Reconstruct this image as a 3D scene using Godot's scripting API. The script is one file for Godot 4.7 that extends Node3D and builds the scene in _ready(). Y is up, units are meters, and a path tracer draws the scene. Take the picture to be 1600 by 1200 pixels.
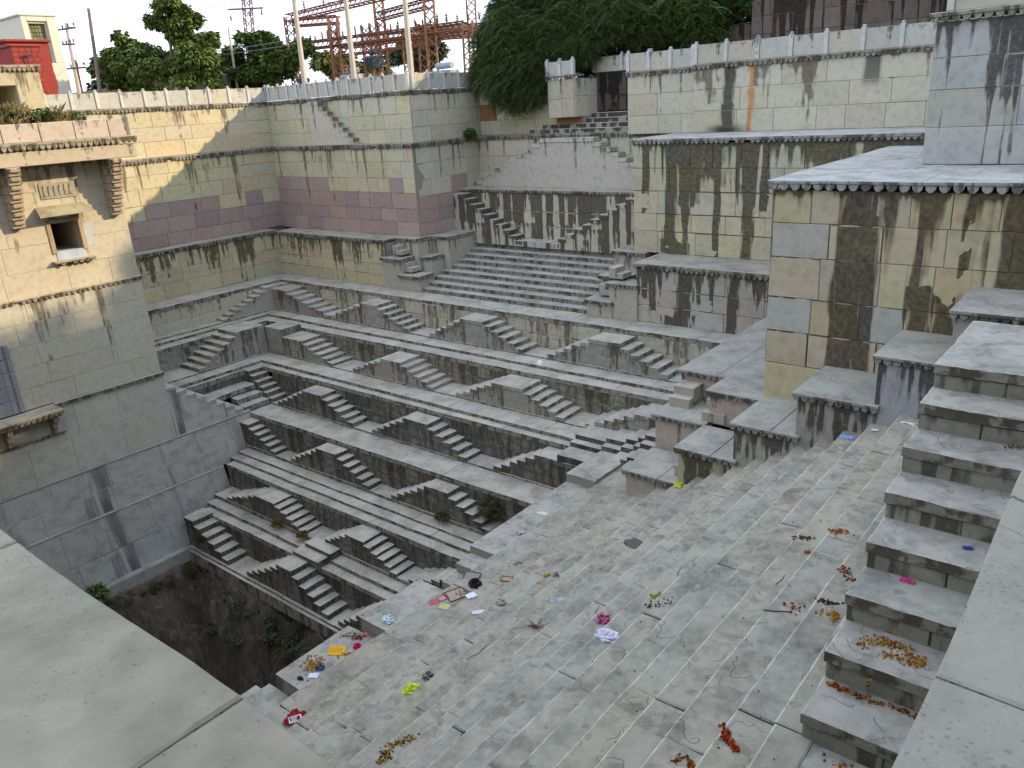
extends Node3D
# A stepped stone water tank: x runs right along the terraces, v runs away from the camera, y is up.
# Plan units are turned into metres by S.
const S := 1.6
const CAMX := Vector3(0.775464, -0.059691, -0.628564)
const CAMY := Vector3(-0.166148, 0.941143, -0.294353)
const CAMZ := Vector3(0.609139, 0.332695, 0.719906)
var rng := RandomNumberGenerator.new()
var M := {}
var LUT := PackedByteArray()

# ------------------------------------------------------------------ mesh collector
class MB:
	var sf := []
	var top: Material
	var side: Material
	var org := Vector3.ZERO
	var off := Vector2.ZERO
	var su := 0.0
	var sl := 6.0
	var sy := 0.0
	var sh := 3.0
	var tint := Color(0.4, 0.4, 0.4)
	var ttint := Color(0.4, 0.4, 0.4)
	var edge := 1.0
	var shear := 0.0
	var wear := 0.0
	static var wn: FastNoiseLite
	var shy := 0.0
	func _init(t: Material, s: Material):
		top = t; side = s
		for i in 2:
			sf.append([PackedVector3Array(), PackedVector3Array(), PackedColorArray(), PackedVector2Array(), PackedVector2Array()])
	func vert(k: int, p: Vector3, n: Vector3):
		var a = sf[k]
		if wear > 0.0:
			p += Vector3(wn.get_noise_3d(p.x * 3.0, p.y * 3.0, p.z * 3.0), wn.get_noise_3d(p.x * 3.0 + 50.0, p.y * 3.0, p.z * 3.0), wn.get_noise_3d(p.x * 3.0, p.y * 3.0 + 50.0, p.z * 3.0)) * wear
		a[0].append(p - org + Vector3(shear * (p.y - shy), 0, 0)); a[1].append(n); a[2].append(ttint if k == 0 else tint)
		var ax := absf(n.x); var ay := absf(n.y); var az := absf(n.z)
		if ay >= ax and ay >= az:
			a[3].append(Vector2(p.x, p.z) + off)
			a[4].append(Vector2(p.x, p.z) / 9.0)
		elif ax > az:
			a[3].append(Vector2(p.z, p.y) + off)
			a[4].append(Vector2((p.z - su) / sl, clampf((sy - p.y) / sh, 0.01, 0.99)))
		else:
			a[3].append(Vector2(p.x, p.y) + off)
			a[4].append(Vector2((p.x - su) / sl, clampf((sy - p.y) / sh, 0.01, 0.99)))
	func tri(a: Vector3, b: Vector3, c: Vector3, hint: Vector3):
		var n := (b - a).cross(c - a)
		if n.dot(hint) > 0.0:
			var t := b; b = c; c = t
			n = -n
		n = -n.normalized()
		var k := 0 if hint.y > 0.5 else 1
		vert(k, a, n); vert(k, b, n); vert(k, c, n)
	func quad(a: Vector3, b: Vector3, c: Vector3, d: Vector3, hint: Vector3):
		tri(a, b, c, hint); tri(a, c, d, hint)
	# a chamfered box between two corners in metres
	func boxm(a: Vector3, b: Vector3, ch: float):
		ch = minf(ch, minf(b.x - a.x, minf(b.y - a.y, b.z - a.z)) * 0.4)
		for i in 3:
			var j := (i + 1) % 3; var k := (i + 2) % 3
			for s in [0, 1]:
				var h := Vector3.ZERO; h[i] = 1.0 if s else -1.0
				var q := []
				for e in [[0, 0], [1, 0], [1, 1], [0, 1]]:
					var p := Vector3.ZERO
					p[i] = b[i] if s else a[i]
					p[j] = b[j] - ch if e[0] else a[j] + ch
					p[k] = b[k] - ch if e[1] else a[k] + ch
					q.append(p)
				quad(q[0], q[1], q[2], q[3], h)
		if ch <= 0.0: return
		for i in 3:
			var j := (i + 1) % 3; var k := (i + 2) % 3
			for sj in [0, 1]:
				for sk in [0, 1]:
					var h := Vector3.ZERO; h[j] = 1.0 if sj else -1.0; h[k] = 1.0 if sk else -1.0
					var q := []
					for e in [[0, 0], [0, 1], [1, 1], [1, 0]]:
						var p := Vector3.ZERO
						p[i] = b[i] - ch if e[0] else a[i] + ch
						p[j] = (b[j] if sj else a[j]) if e[1] == 0 else (b[j] - ch if sj else a[j] + ch)
						p[k] = (b[k] - ch if sk else a[k] + ch) if e[1] == 0 else (b[k] if sk else a[k])
						q.append(p)
					var keep := ttint
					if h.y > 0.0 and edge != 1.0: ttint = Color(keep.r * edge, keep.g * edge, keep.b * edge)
					quad(q[0], q[1], q[2], q[3], h.normalized())
					ttint = keep
		for sx in [0, 1]:
			for sy_ in [0, 1]:
				for sz in [0, 1]:
					var X := b.x if sx else a.x; var Y := b.y if sy_ else a.y; var Zc := b.z if sz else a.z
					var xi := X - ch if sx else X + ch; var yi := Y - ch if sy_ else Y + ch; var zi := Zc - ch if sz else Zc + ch
					tri(Vector3(X, yi, zi), Vector3(xi, Y, zi), Vector3(xi, yi, Zc), Vector3(1 if sx else -1, 0.9 if sy_ else -0.9, 1 if sz else -1).normalized())
	# plan units
	func box(x0, x1, y0, y1, v0, v1, ch := 0.012):
		boxm(Vector3(minf(x0, x1) * 1.6, minf(y0, y1) * 1.6, -maxf(v0, v1) * 1.6), Vector3(maxf(x0, x1) * 1.6, maxf(y0, y1) * 1.6, -minf(v0, v1) * 1.6), ch)
	# a worn slab: gridded top with a dished surface, chipped and rounded edges (plan units)
	func worn(x0: float, x1: float, y0: float, y1: float, v0: float, v1: float, cell: float, chip: float, sides := true):
		var A := Vector3(x0 * 1.6, y1 * 1.6, -v1 * 1.6); var B := Vector3(x1 * 1.6, y0 * 1.6, -v0 * 1.6)
		var nx := clampi(int((B.x - A.x) / cell), 3, 60); var nz := clampi(int((B.z - A.z) / cell), 3, 60)
		var g := []
		for j in nz + 1:
			var row := []
			for i in nx + 1:
				var fx := float(i) / nx; var fz := float(j) / nz
				# outer ring of cells is narrow so that the rounding stays at the edge
				var x := lerpf(A.x, B.x, fx); var z := lerpf(A.z, B.z, fz)
				if i == 1: x = A.x + chip
				if i == nx - 1: x = B.x - chip
				if j == 1: z = A.z + chip
				if j == nz - 1: z = B.z - chip
				var p := Vector3(x, A.y, z)
				var n1 := wn.get_noise_3d(x * 6.0, y1 * 40.0, z * 6.0); var n2 := wn.get_noise_3d(x * 30.0, y1 * 40.0, z * 30.0)
				p.y += n1 * 0.004 + n2 * 0.0015
				var e := 0
				if i == 0 or i == nx: e += 1
				if j == 0 or j == nz: e += 1
				if e > 0:
					var w := chip * (0.45 + 0.9 * maxf(0.0, n2 + 0.25) + 1.6 * maxf(0.0, n1 - 0.22))
					p.y -= w * 0.8
					if i == 0: p.x += maxf(0.0, n1) * chip
					if i == nx: p.x -= maxf(0.0, n1) * chip
					if j == 0: p.z += maxf(0.0, n1) * chip
					if j == nz: p.z -= maxf(0.0, n1) * chip
				row.append(p)
			g.append(row)
		var keep := ttint
		for j in nz:
			for i in nx:
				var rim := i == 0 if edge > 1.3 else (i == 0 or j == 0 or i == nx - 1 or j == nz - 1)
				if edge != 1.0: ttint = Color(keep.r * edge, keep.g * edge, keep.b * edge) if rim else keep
				quad(g[j][i], g[j][i + 1], g[j + 1][i + 1], g[j + 1][i], Vector3.UP)
		ttint = keep
		for i in nx:
			for e in [[0, -1.0], [nz, 1.0]]:
				var p: Vector3 = g[e[0]][i]; var q: Vector3 = g[e[0]][i + 1]
				quad(p, q, Vector3(q.x, B.y, q.z), Vector3(p.x, B.y, p.z), Vector3(0, 0, e[1]))
		for j in nz:
			for e in [[0, -1.0], [nx, 1.0]]:
				var p: Vector3 = g[j][e[0]]; var q: Vector3 = g[j + 1][e[0]]
				quad(p, q, Vector3(q.x, B.y, q.z), Vector3(p.x, B.y, p.z), Vector3(e[1], 0, 0))
	# tube between metre points
	func tube(a: Vector3, b: Vector3, r0: float, r1: float, n := 7):
		var d := (b - a).normalized()
		var u := d.cross(Vector3.UP if absf(d.y) < 0.9 else Vector3.RIGHT).normalized()
		var w := d.cross(u)
		for i in n:
			var t0 := TAU * i / n; var t1 := TAU * (i + 1) / n
			var e0 := u * cos(t0) + w * sin(t0); var e1 := u * cos(t1) + w * sin(t1)
			for q in [[a + e0 * r0, a + e1 * r0, b + e1 * r1], [a + e0 * r0, b + e1 * r1, b + e0 * r1]]:
				tri(q[0], q[1], q[2], Vector3((e0 + e1).x, 0, (e0 + e1).z) + (e0 + e1) * 0.01 if true else d)
			tri(b, b + e0 * r1, b + e1 * r1, Vector3(d.x, minf(d.y, 0.4), d.z))

func commit(mb: MB, called: String, parent: Node = null) -> MeshInstance3D:
	var m := ArrayMesh.new()
	for k in 2:
		var a = mb.sf[k]
		if a[0].size() == 0: continue
		var arr := []
		arr.resize(Mesh.ARRAY_MAX)
		arr[Mesh.ARRAY_VERTEX] = a[0]; arr[Mesh.ARRAY_NORMAL] = a[1]; arr[Mesh.ARRAY_COLOR] = a[2]
		arr[Mesh.ARRAY_TEX_UV] = a[3]; arr[Mesh.ARRAY_TEX_UV2] = a[4]
		m.add_surface_from_arrays(Mesh.PRIMITIVE_TRIANGLES, arr)
		m.surface_set_material(m.get_surface_count() - 1, mb.top if k == 0 else mb.side)
	var o := MeshInstance3D.new()
	o.name = called; o.mesh = m
	if parent == null:
		o.name = numbered(called); o.position = mb.org; add_child(o)
	else:
		parent.add_child(o, true)
	return o

var used := {}
func numbered(c: String) -> String:
	if not used.has(c):
		used[c] = 0
		return c
	used[c] += 1
	return "%s_%03d" % [c, used[c]]

func thing(called: String, label: String, category: String, at := Vector3.ZERO, group := "", kind := "") -> Node3D:
	var o := Node3D.new()
	o.name = numbered(called); o.position = at
	add_child(o)
	tag(o, label, category, group, kind)
	return o

func tag(o: Node, label: String, category: String, group := "", kind := ""):
	if label: o.set_meta("label", label)
	if category: o.set_meta("category", category)
	if group: o.set_meta("group", group)
	if kind: o.set_meta("kind", kind)

func P(x: float, y: float, v: float) -> Vector3:
	return Vector3(x * S, y * S, -v * S)

func rr(a: float, b: float) -> float:
	return rng.randf_range(a, b)

func mbx(o: Node3D, t: Material, s: Material) -> MB:
	var mb := MB.new(t, s)
	mb.org = o.position if o else Vector3.ZERO
	mb.off = Vector2(rr(0, 9), rr(0, 9))
	mb.wear = 0.011
	return mb

func jit(c: Color, a := 0.06) -> Color:
	var k := 1.0 + rr(-a, a)
	return Color(c.r * k * (1.0 + rr(-a, a) * 0.3), c.g * k, c.b * k * (1.0 + rr(-a, a) * 0.4))

# ------------------------------------------------------------------ textures
func nz(seed_: int, freq: float, w: int, h: int, oct := 4, kind := FastNoiseLite.TYPE_SIMPLEX_SMOOTH) -> Image:
	var n := FastNoiseLite.new()
	n.seed = seed_; n.frequency = freq; n.noise_type = kind
	n.fractal_octaves = oct
	var im := n.get_seamless_image(w, h)
	im.convert(Image.FORMAT_L8)
	return im

func stretched(seed_: int, freq: float, w: int, h0: int, h: int, oct := 3) -> PackedByteArray:
	var im := nz(seed_, freq, w, h0, oct)
	im.resize(w, h, Image.INTERPOLATE_CUBIC)
	return im.get_data()

func sm(a: float, b: float, x: float) -> float:
	var t := clampf((x - a) / (b - a), 0.0, 1.0)
	return t * t * (3.0 - 2.0 * t)

# streaks that run down from the top of a wall: cover 0..1, dark = what is left of the colour in a streak
func stain(seed_: int, cover: float, dark: Color, fall: float, mott: float, base: float, damp: float, w := 1024, h := 512, rust := false, wa := 0.0026, wb := 0.0013, slope := 7.0, gate := 0.4, bands := []) -> ImageTexture:
	var A := stretched(seed_, 0.012, w, 16, h, 3)
	var B := stretched(seed_ + 1, 0.045, w, 40, h, 3)
	var C := nz(seed_ + 2, 0.008, w, h, 5).get_data()
	var D := nz(seed_ + 3, 0.06, w, h, 3).get_data()
	var G := stretched(seed_ + 5, 0.004, w, 4, h, 2)
	var Q := stretched(seed_ + 6, 0.018, w, 4, h, 2)
	var out := PackedByteArray()
	out.resize(w * h * 3)
	var th := 1.0 - cover
	var near := []
	near.resize(w)
	for x in w:
		near[x] = []
		for q in bands:
			if absf(float(x) / w - q[0]) < q[1] * 2.2: near[x].append(q)
	for y in h:
		var fy := float(y) / h
		var lift := fall * (0.5 - fy) + 0.22 * (1.0 - sm(0.0, 0.05, fy)) * (1.0 if cover > 0.02 else 0.0)
		var dmp := damp * sm(0.72, 1.0, fy)
		for x in w:
			var i := y * w + x
			var c := C[i] / 255.0 - 0.5
			var s := A[i] * wa + B[i] * wb + c * 0.22 + lift + dmp + (G[i] / 255.0 - 0.5) * gate - maxf(0.0, fy - 0.15 - 1.5 * sm(0.3, 0.75, Q[i] / 255.0)) * gate * 1.6
			for q in near[x]:
				var dx := absf(float(x) / w - q[0] + (B[i] / 255.0 - 0.5) * q[1] * 0.9 + (fy - 0.5) * q[1] * 0.4)
				if fy > q[2] - 0.04 + c * 0.15 and fy < q[3] + c * 0.4:
					s = maxf(s, th + 0.26 * (1.0 - sm(q[1] * 0.55, q[1] * 1.15, dx)) * q[4] - 0.02)
			var k := clampf((s - th) * slope, 0.0, 1.0) * (0.72 + 0.28 * D[i] / 255.0)
			var m := (base + c * mott + (D[i] / 255.0 - 0.5) * mott * 0.5)
			var r := m * (1.0 + (dark.r - 1.0) * k); var g := m * (1.0 + (dark.g - 1.0) * k); var b := m * (1.0 + (dark.b - 1.0) * k)
			if rust:
				var u := float(x) / w
				var wob := (B[i] / 255.0 - 0.5) * 0.012
				var q := (1.0 - sm(0.003, 0.014, absf(u - 0.194 + wob * 1.4))) * (0.55 + 0.45 * B[i] / 255.0) * (1.0 - 0.35 * fy * (0.5 - c))
				r = lerpf(r, 0.98, q * 0.8); g = lerpf(g, 0.30, q * 0.95); b = lerpf(b, 0.015, q)
				var q2 := (1.0 - sm(0.014, 0.026, absf(u - 0.12 + wob * 1.5))) * 0.9
				q2 = maxf(q2, 0.8 * (1.0 - sm(0.015, 0.03, absf(u - 0.545 + wob))) * (1.0 - sm(0.25, 0.5, fy)))
				q2 = maxf(q2, (1.0 - sm(0.0, 0.09, absf(u - 0.115) - 0.01)) * sm(0.82, 0.97, fy + c * 0.12))
				r = lerpf(r, r * 0.12, q2); g = lerpf(g, g * 0.12, q2); b = lerpf(b, b * 0.13, q2)
			out[i * 3] = LUT[clampi(int(r * 255.0), 0, 255)]
			out[i * 3 + 1] = LUT[clampi(int(g * 255.0), 0, 255)]
			out[i * 3 + 2] = LUT[clampi(int(b * 255.0), 0, 255)]
	return ImageTexture.create_from_image(Image.create_from_data(w, h, false, Image.FORMAT_RGB8, out))

# stone surface: grain, pits, hairline cracks; returns [albedo, normal]
func stone(seed_: int, n: int, pits: float, cracks: float, contrast: float, spall := 0.0) -> Array:
	var A := nz(seed_, 0.006, n, n, 5).get_data()
	var B := nz(seed_ + 1, 0.05, n, n, 4).get_data()
	var Cim := nz(seed_ + 2, 0.24, n, n, 2).get_data()
	var R := FastNoiseLite.new()
	R.seed = seed_ + 4; R.frequency = 0.0055; R.noise_type = FastNoiseLite.TYPE_SIMPLEX_SMOOTH; R.fractal_type = FastNoiseLite.FRACTAL_RIDGED; R.fractal_octaves = 3
	var rim := R.get_seamless_image(n, n); rim.convert(Image.FORMAT_L8)
	var K := rim.get_data()
	var out := PackedByteArray(); out.resize(n * n)
	var hgt := PackedByteArray(); hgt.resize(n * n)
	for i in n * n:
		var a := A[i] / 255.0 - 0.5; var b := B[i] / 255.0 - 0.5
		var m := 1.0 + a * contrast + b * contrast * 0.6
		var hh := 0.62 + b * 0.35 + a * 0.2
		var p := Cim[i] / 255.0 + a * 0.25
		if p < pits:
			var q := clampf((pits - p) * 14.0, 0.0, 1.0)
			m *= 1.0 - 0.42 * q; hh -= 0.3 * q
		var ck := K[i] / 255.0
		if ck > cracks and a > 0.02:
			var q := clampf((ck - cracks) * 26.0, 0.0, 1.0)
			m *= 1.0 - 0.6 * q; hh -= 0.5 * q
		out[i] = LUT[clampi(int(m * 255.0), 0, 255)]
		hgt[i] = clampi(int(hh * 255.0), 0, 255)
	if spall > 0.0:
		var E := nz(seed_ + 7, 0.0030, n, n, 6).get_data()
		for i in n * n:
			var e := E[i] / 255.0
			if e > spall:
				var q := clampf((e - spall) * 30.0, 0.0, 1.0)
				out[i] = int(out[i] * (1.0 - 0.10 * q * (0.3 + 1.4 * (B[i] / 255.0)))); hgt[i] = int(hgt[i] * (1.0 - 0.25 * q))
		var r := RandomNumberGenerator.new(); r.seed = seed_
		for k in (46 if n > 1500 else 7):
			var x := r.randf() * n; var y := r.randf() * n; var t := r.randf() * TAU
			var wd := r.randf_range(0.8, 2.4)
			for s in r.randi_range(40, 190):
				t += r.randf_range(-0.32, 0.32)
				x += cos(t) * 2.0; y += sin(t) * 2.0
				if s % 37 == 36: t += r.randf_range(-1.0, 1.0)
				for dx in range(-2, 3):
					for dy in range(-2, 3):
						var d := sqrt(dx * dx + dy * dy)
						if d < wd:
							var i := posmod(int(y) + dy, n) * n + posmod(int(x) + dx, n)
							out[i] = mini(out[i], LUT[int(clampf(0.28 + 0.2 * d / wd, 0, 1) * 255.0)]); hgt[i] = mini(hgt[i], 70)
	var im := Image.create_from_data(n, n, false, Image.FORMAT_L8, out)
	var nm := Image.create_from_data(n, n, false, Image.FORMAT_L8, hgt)
	nm.convert(Image.FORMAT_RGBA8)
	nm.bump_map_to_normal_map(4.0)
	return [ImageTexture.create_from_image(im), ImageTexture.create_from_image(nm)]

func mat(tex: Array, per_m: float, st: ImageTexture, rough := 0.9, nscale := 1.3) -> StandardMaterial3D:
	var m := StandardMaterial3D.new()
	m.vertex_color_use_as_albedo = true
	m.albedo_texture = tex[0]
	m.normal_enabled = true; m.normal_texture = tex[1]; m.normal_scale = nscale
	m.uv1_scale = Vector3(per_m, per_m, per_m)
	m.roughness = rough
	m.metallic_specular = 0.3
	if st:
		m.detail_enabled = true; m.detail_albedo = st
		m.detail_blend_mode = BaseMaterial3D.BLEND_MODE_MUL
		m.detail_uv_layer = BaseMaterial3D.DETAIL_UV_2
	return m

func flat(c: Color, rough := 0.8, metal := 0.0) -> StandardMaterial3D:
	var m := StandardMaterial3D.new()
	m.albedo_color = Color(c.r, c.g, c.b).linear_to_srgb()
	m.roughness = rough; m.metallic = metal
	return m

func vc(rough := 0.85, bl := Color.BLACK) -> StandardMaterial3D:
	var m := StandardMaterial3D.new()
	m.vertex_color_use_as_albedo = true
	m.roughness = rough
	m.metallic_specular = 0.3
	if bl != Color.BLACK:
		m.backlight_enabled = true; m.backlight = bl
	return m

func materials():
	LUT.resize(256)
	for i in 256:
		LUT[i] = int(round(Color(i / 255.0, 0, 0).linear_to_srgb().r * 255.0))
	var fine := stone(11, 1024, 0.22, 0.95, 0.26)
	var pave := stone(31, 2048, 0.27, 0.95, 0.24, 0.70)
	var rough := stone(51, 1024, 0.24, 0.93, 0.26)
	var dirt := stain(71, 0.0, Color(0.5, 0.5, 0.5), 0.0, 0.62, 0.9, 0.0, 1024, 1024)
	MB.wn = FastNoiseLite.new(); MB.wn.seed = 3; MB.wn.frequency = 0.25; MB.wn.fractal_octaves = 2
	M.pave = mat(pave, 0.26, dirt, 0.85, 1.0)
	M.slab = mat(fine, 0.45, dirt, 0.85, 0.7)
	M.light = mat(fine, 0.5, stain(101, 0.24, Color(0.25, 0.24, 0.22), 0.35, 0.24, 1.03, 0.03), 0.92)
	M.medium = mat(fine, 0.5, stain(121, 0.40, Color(0.14, 0.13, 0.12), 0.42, 0.25, 1.0, 0.06), 0.92)
	M.heavy = mat(fine, 0.45, stain(141, 0.53, Color(0.12, 0.105, 0.09), 0.16, 0.16, 0.98, 0.02, 1024, 512, false, 0.0036, 0.0011, 9.0, 0.25), 0.92)
	M.bold = mat(fine, 0.5, stain(161, 0.43, Color(0.12, 0.105, 0.09), 0.30, 0.24, 0.97, 0.20, 1024, 512, false, 0.0038, 0.0009, 7.0, 0.75), 0.92, 1.2)
	var dk := Color(0.12, 0.105, 0.09)
	M.big = mat(fine, 0.45, stain(301, 0.20, dk, 0.55, 0.30, 1.0, 0.20, 1024, 512, false, 0.0030, 0.0012, 6.0, 0.3, [[0.20, 0.045, 0.0, 1.1, 1.0], [0.245, 0.016, 0.1, 0.9, 0.8], [0.36, 0.028, 0.42, 1.1, 1.0], [0.415, 0.03, 0.45, 1.1, 0.9], [0.47, 0.05, 0.55, 1.1, 0.9], [0.53, 0.035, 0.0, 1.1, 0.9], [0.59, 0.05, 0.0, 1.1, 1.0], [0.345, 0.012, 0.0, 0.4, 0.8], [0.44, 0.012, 0.0, 0.25, 0.8], [0.66, 0.05, 0.0, 1.1, 1.0], [0.8, 0.06, 0.0, 1.1, 1.0]]), 0.92, 1.6)
	M.neb = mat(fine, 0.45, stain(321, 0.30, dk, 0.75, 0.28, 1.0, 0.14, 1024, 512, false, 0.0034, 0.0016, 7.0, 0.2, [[0.136, 0.024, 0.0, 1.1, 1.1], [0.044, 0.014, 0.0, 0.55, 1.0], [0.16, 0.06, 0.92, 1.1, 0.9], [0.19, 0.010, 0.0, 0.85, 0.9], [0.30, 0.012, 0.1, 0.9, 0.9], [0.405, 0.020, 0.0, 1.1, 1.0], [0.225, 0.011, 0.0, 0.4, 0.9], [0.45, 0.016, 0.0, 0.5, 1.0]]), 0.92)
	M.nebl = mat(fine, 0.45, stain(341, 0.26, dk, 0.70, 0.28, 1.0, 0.10, 1024, 512, false, 0.0030, 0.0018, 7.0, 0.2, [[0.27, 0.05, 0.0, 1.1, 1.0], [0.25, 0.09, 0.85, 1.1, 0.8], [0.53, 0.03, 0.0, 1.1, 0.9], [0.10, 0.012, 0.1, 0.8, 0.9], [0.42, 0.012, 0.0, 0.5, 0.9]]), 0.92)
	M.cope = mat(stone(91, 1024, 0.17, 0.965, 0.26, 0.95), 0.42, dirt, 0.8, 0.7)
	M.grime = mat(fine, 0.5, stain(181, 0.76, Color(0.27, 0.25, 0.225), 0.05, 0.45, 0.46, 0.06, 1024, 512, false, 0.0022, 0.0016, 2.6, 0.2), 0.95)  # grime streaks; base colour also carries the shade of the lower recesses
	M.grimelight = mat(fine, 0.5, stain(201, 0.52, Color(0.26, 0.24, 0.22), 0.12, 0.35, 0.88, 0.06, 1024, 512, false, 0.0028, 0.0014, 3.5), 0.95)
	M.plaster = mat(rough, 0.35, stain(221, 0.28, Color(0.45, 0.46, 0.46), -0.12, 0.34, 1.03, 0.12, 1024, 512, false, 0.0020, 0.0008, 3.0), 0.95, 0.6)
	M.damp = mat(rough, 0.35, stain(241, 0.46, Color(0.22, 0.225, 0.23), -0.05, 0.60, 1.0, 0.10, 1024, 512, false, 0.0028, 0.0006, 3.0, 0.5), 0.95, 0.6)
	M.riser = mat(rough, 0.6, stain(261, 0.56, Color(0.30, 0.29, 0.27), -0.10, 0.30, 0.75, 0.15), 0.95)
	M.rust = mat(fine, 0.5, stain(281, 0.26, Color(0.25, 0.24, 0.22), 0.40, 0.22, 1.02, 0.02, 1024, 512, true), 0.92)
	M.rock = mat(rough, 0.5, null, 0.95, 1.6)
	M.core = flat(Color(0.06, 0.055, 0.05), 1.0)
	M.mortar = flat(Color(0.26, 0.24, 0.20), 1.0)
	M.vc = vc()
	M.leaf = vc(0.6, Color(0.10, 0.16, 0.03))
	M.mesh = vc(0.5)

# ------------------------------------------------------------------ stone building helpers
const CREAM := [Color(0.490, 0.445, 0.296), Color(0.490, 0.453, 0.302), Color(0.481, 0.423, 0.289), Color(0.490, 0.445, 0.282), Color(0.474, 0.438, 0.317), Color(0.490, 0.416, 0.289), Color(0.466, 0.438, 0.322)]
const MIXED := [Color(0.490, 0.457, 0.316), Color(0.471, 0.457, 0.333), Color(0.490, 0.438, 0.311), Color(0.490, 0.457, 0.294), Color(0.464, 0.457, 0.345), Color(0.490, 0.444, 0.322), Color(0.477, 0.444, 0.311)]
const PALE := [Color(0.484, 0.460, 0.361), Color(0.473, 0.455, 0.367), Color(0.490, 0.455, 0.345), Color(0.478, 0.448, 0.351), Color(0.490, 0.443, 0.345)]
const BOLD := [Color(0.468, 0.401, 0.251), Color(0.460, 0.401, 0.268), Color(0.435, 0.426, 0.361), Color(0.452, 0.401, 0.290), Color(0.460, 0.393, 0.290), Color(0.468, 0.411, 0.275)]
const MAUVE := [Color(0.341, 0.259, 0.242), Color(0.374, 0.292, 0.264), Color(0.330, 0.259, 0.248), Color(0.385, 0.275, 0.242)]
const GREY := [Color(0.34, 0.33, 0.29), Color(0.32, 0.31, 0.28), Color(0.36, 0.34, 0.29)]
const TREAD := Color(0.41, 0.39, 0.34)

# axis "x": a wall along x at v = at that faces the camera side; axis "v": a wall along v at x = at that faces +x
func abox(mb: MB, axis: String, at: float, a0: float, a1: float, y0: float, y1: float, d0: float, d1: float, ch := 0.012):
	if axis == "x": mb.box(a0, a1, y0, y1, at + d0, at + d1, ch)
	else: mb.box(at - d1, at - d0, y0, y1, a0, a1, ch)

func aworn(mb: MB, axis: String, at: float, a0: float, a1: float, y0: float, y1: float, d0: float, d1: float, cell: float, chip: float):
	if axis == "x": mb.worn(a0, a1, y0, y1, at + d0, at + d1, cell, chip)
	else: mb.worn(at - d1, at - d0, y0, y1, a0, a1, cell, chip)

func apos(axis: String, at: float, a: float, y: float) -> Vector3:
	return P(a, y, at) if axis == "x" else P(at, y, a)

func wall(label: String, axis: String, at: float, a0: float, a1: float, y0: float, y1: float, rows: int, blen: float, pal: Array, m: Material, opt := {}) -> Node3D:
	var o := thing(opt.get("name", "retaining_wall"), label, "wall", apos(axis, at, (a0 + a1) / 2, y0), opt.get("group", ""))
	var mb := mbx(o, M.mortar, M.mortar)
	var depth: float = opt.get("depth", 0.5)
	abox(mb, axis, at, a0, a1, y0, y1, 0.014, depth, 0.0)
	commit(mb, "wall_core", o)
	var hs := []
	var tot := 0.0
	for r in rows:
		hs.append(rr(0.85, 1.15)); tot += hs[-1]
	var y := y0
	var mauve: int = opt.get("mauve", 0)
	for r in rows:
		var h: float = hs[r] / tot * (y1 - y0)
		var a := a0
		while a < a1 - 0.001:
			var l := blen * rr(0.65, 1.35)
			var b := a + l
			if a1 - b < blen * 0.4: b = a1
			var q := mbx(o, m, m)
			q.su = opt.get("su", 0.0) * S; q.sl = opt.get("sl", 6.0); q.sy = y1 * S; q.sh = (y1 - y0) * S
			if axis == "v": q.su = -q.su
			var c: Color = pal[rng.randi() % pal.size()]
			if r < mauve or (r == mauve and mauve > 0 and rng.randf() < 0.35): c = MAUVE[rng.randi() % 4]
			q.tint = jit(c, 0.07); q.ttint = q.tint
			var g := 0.0032
			abox(q, axis, at, a + g, b - g, y + g * 0.8, y + h - g * 0.8, -rr(0.0, 0.008), 0.12, rr(0.006, 0.02))
			commit(q, "stone_block", o)
			a = b
		y += h
	return o

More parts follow.
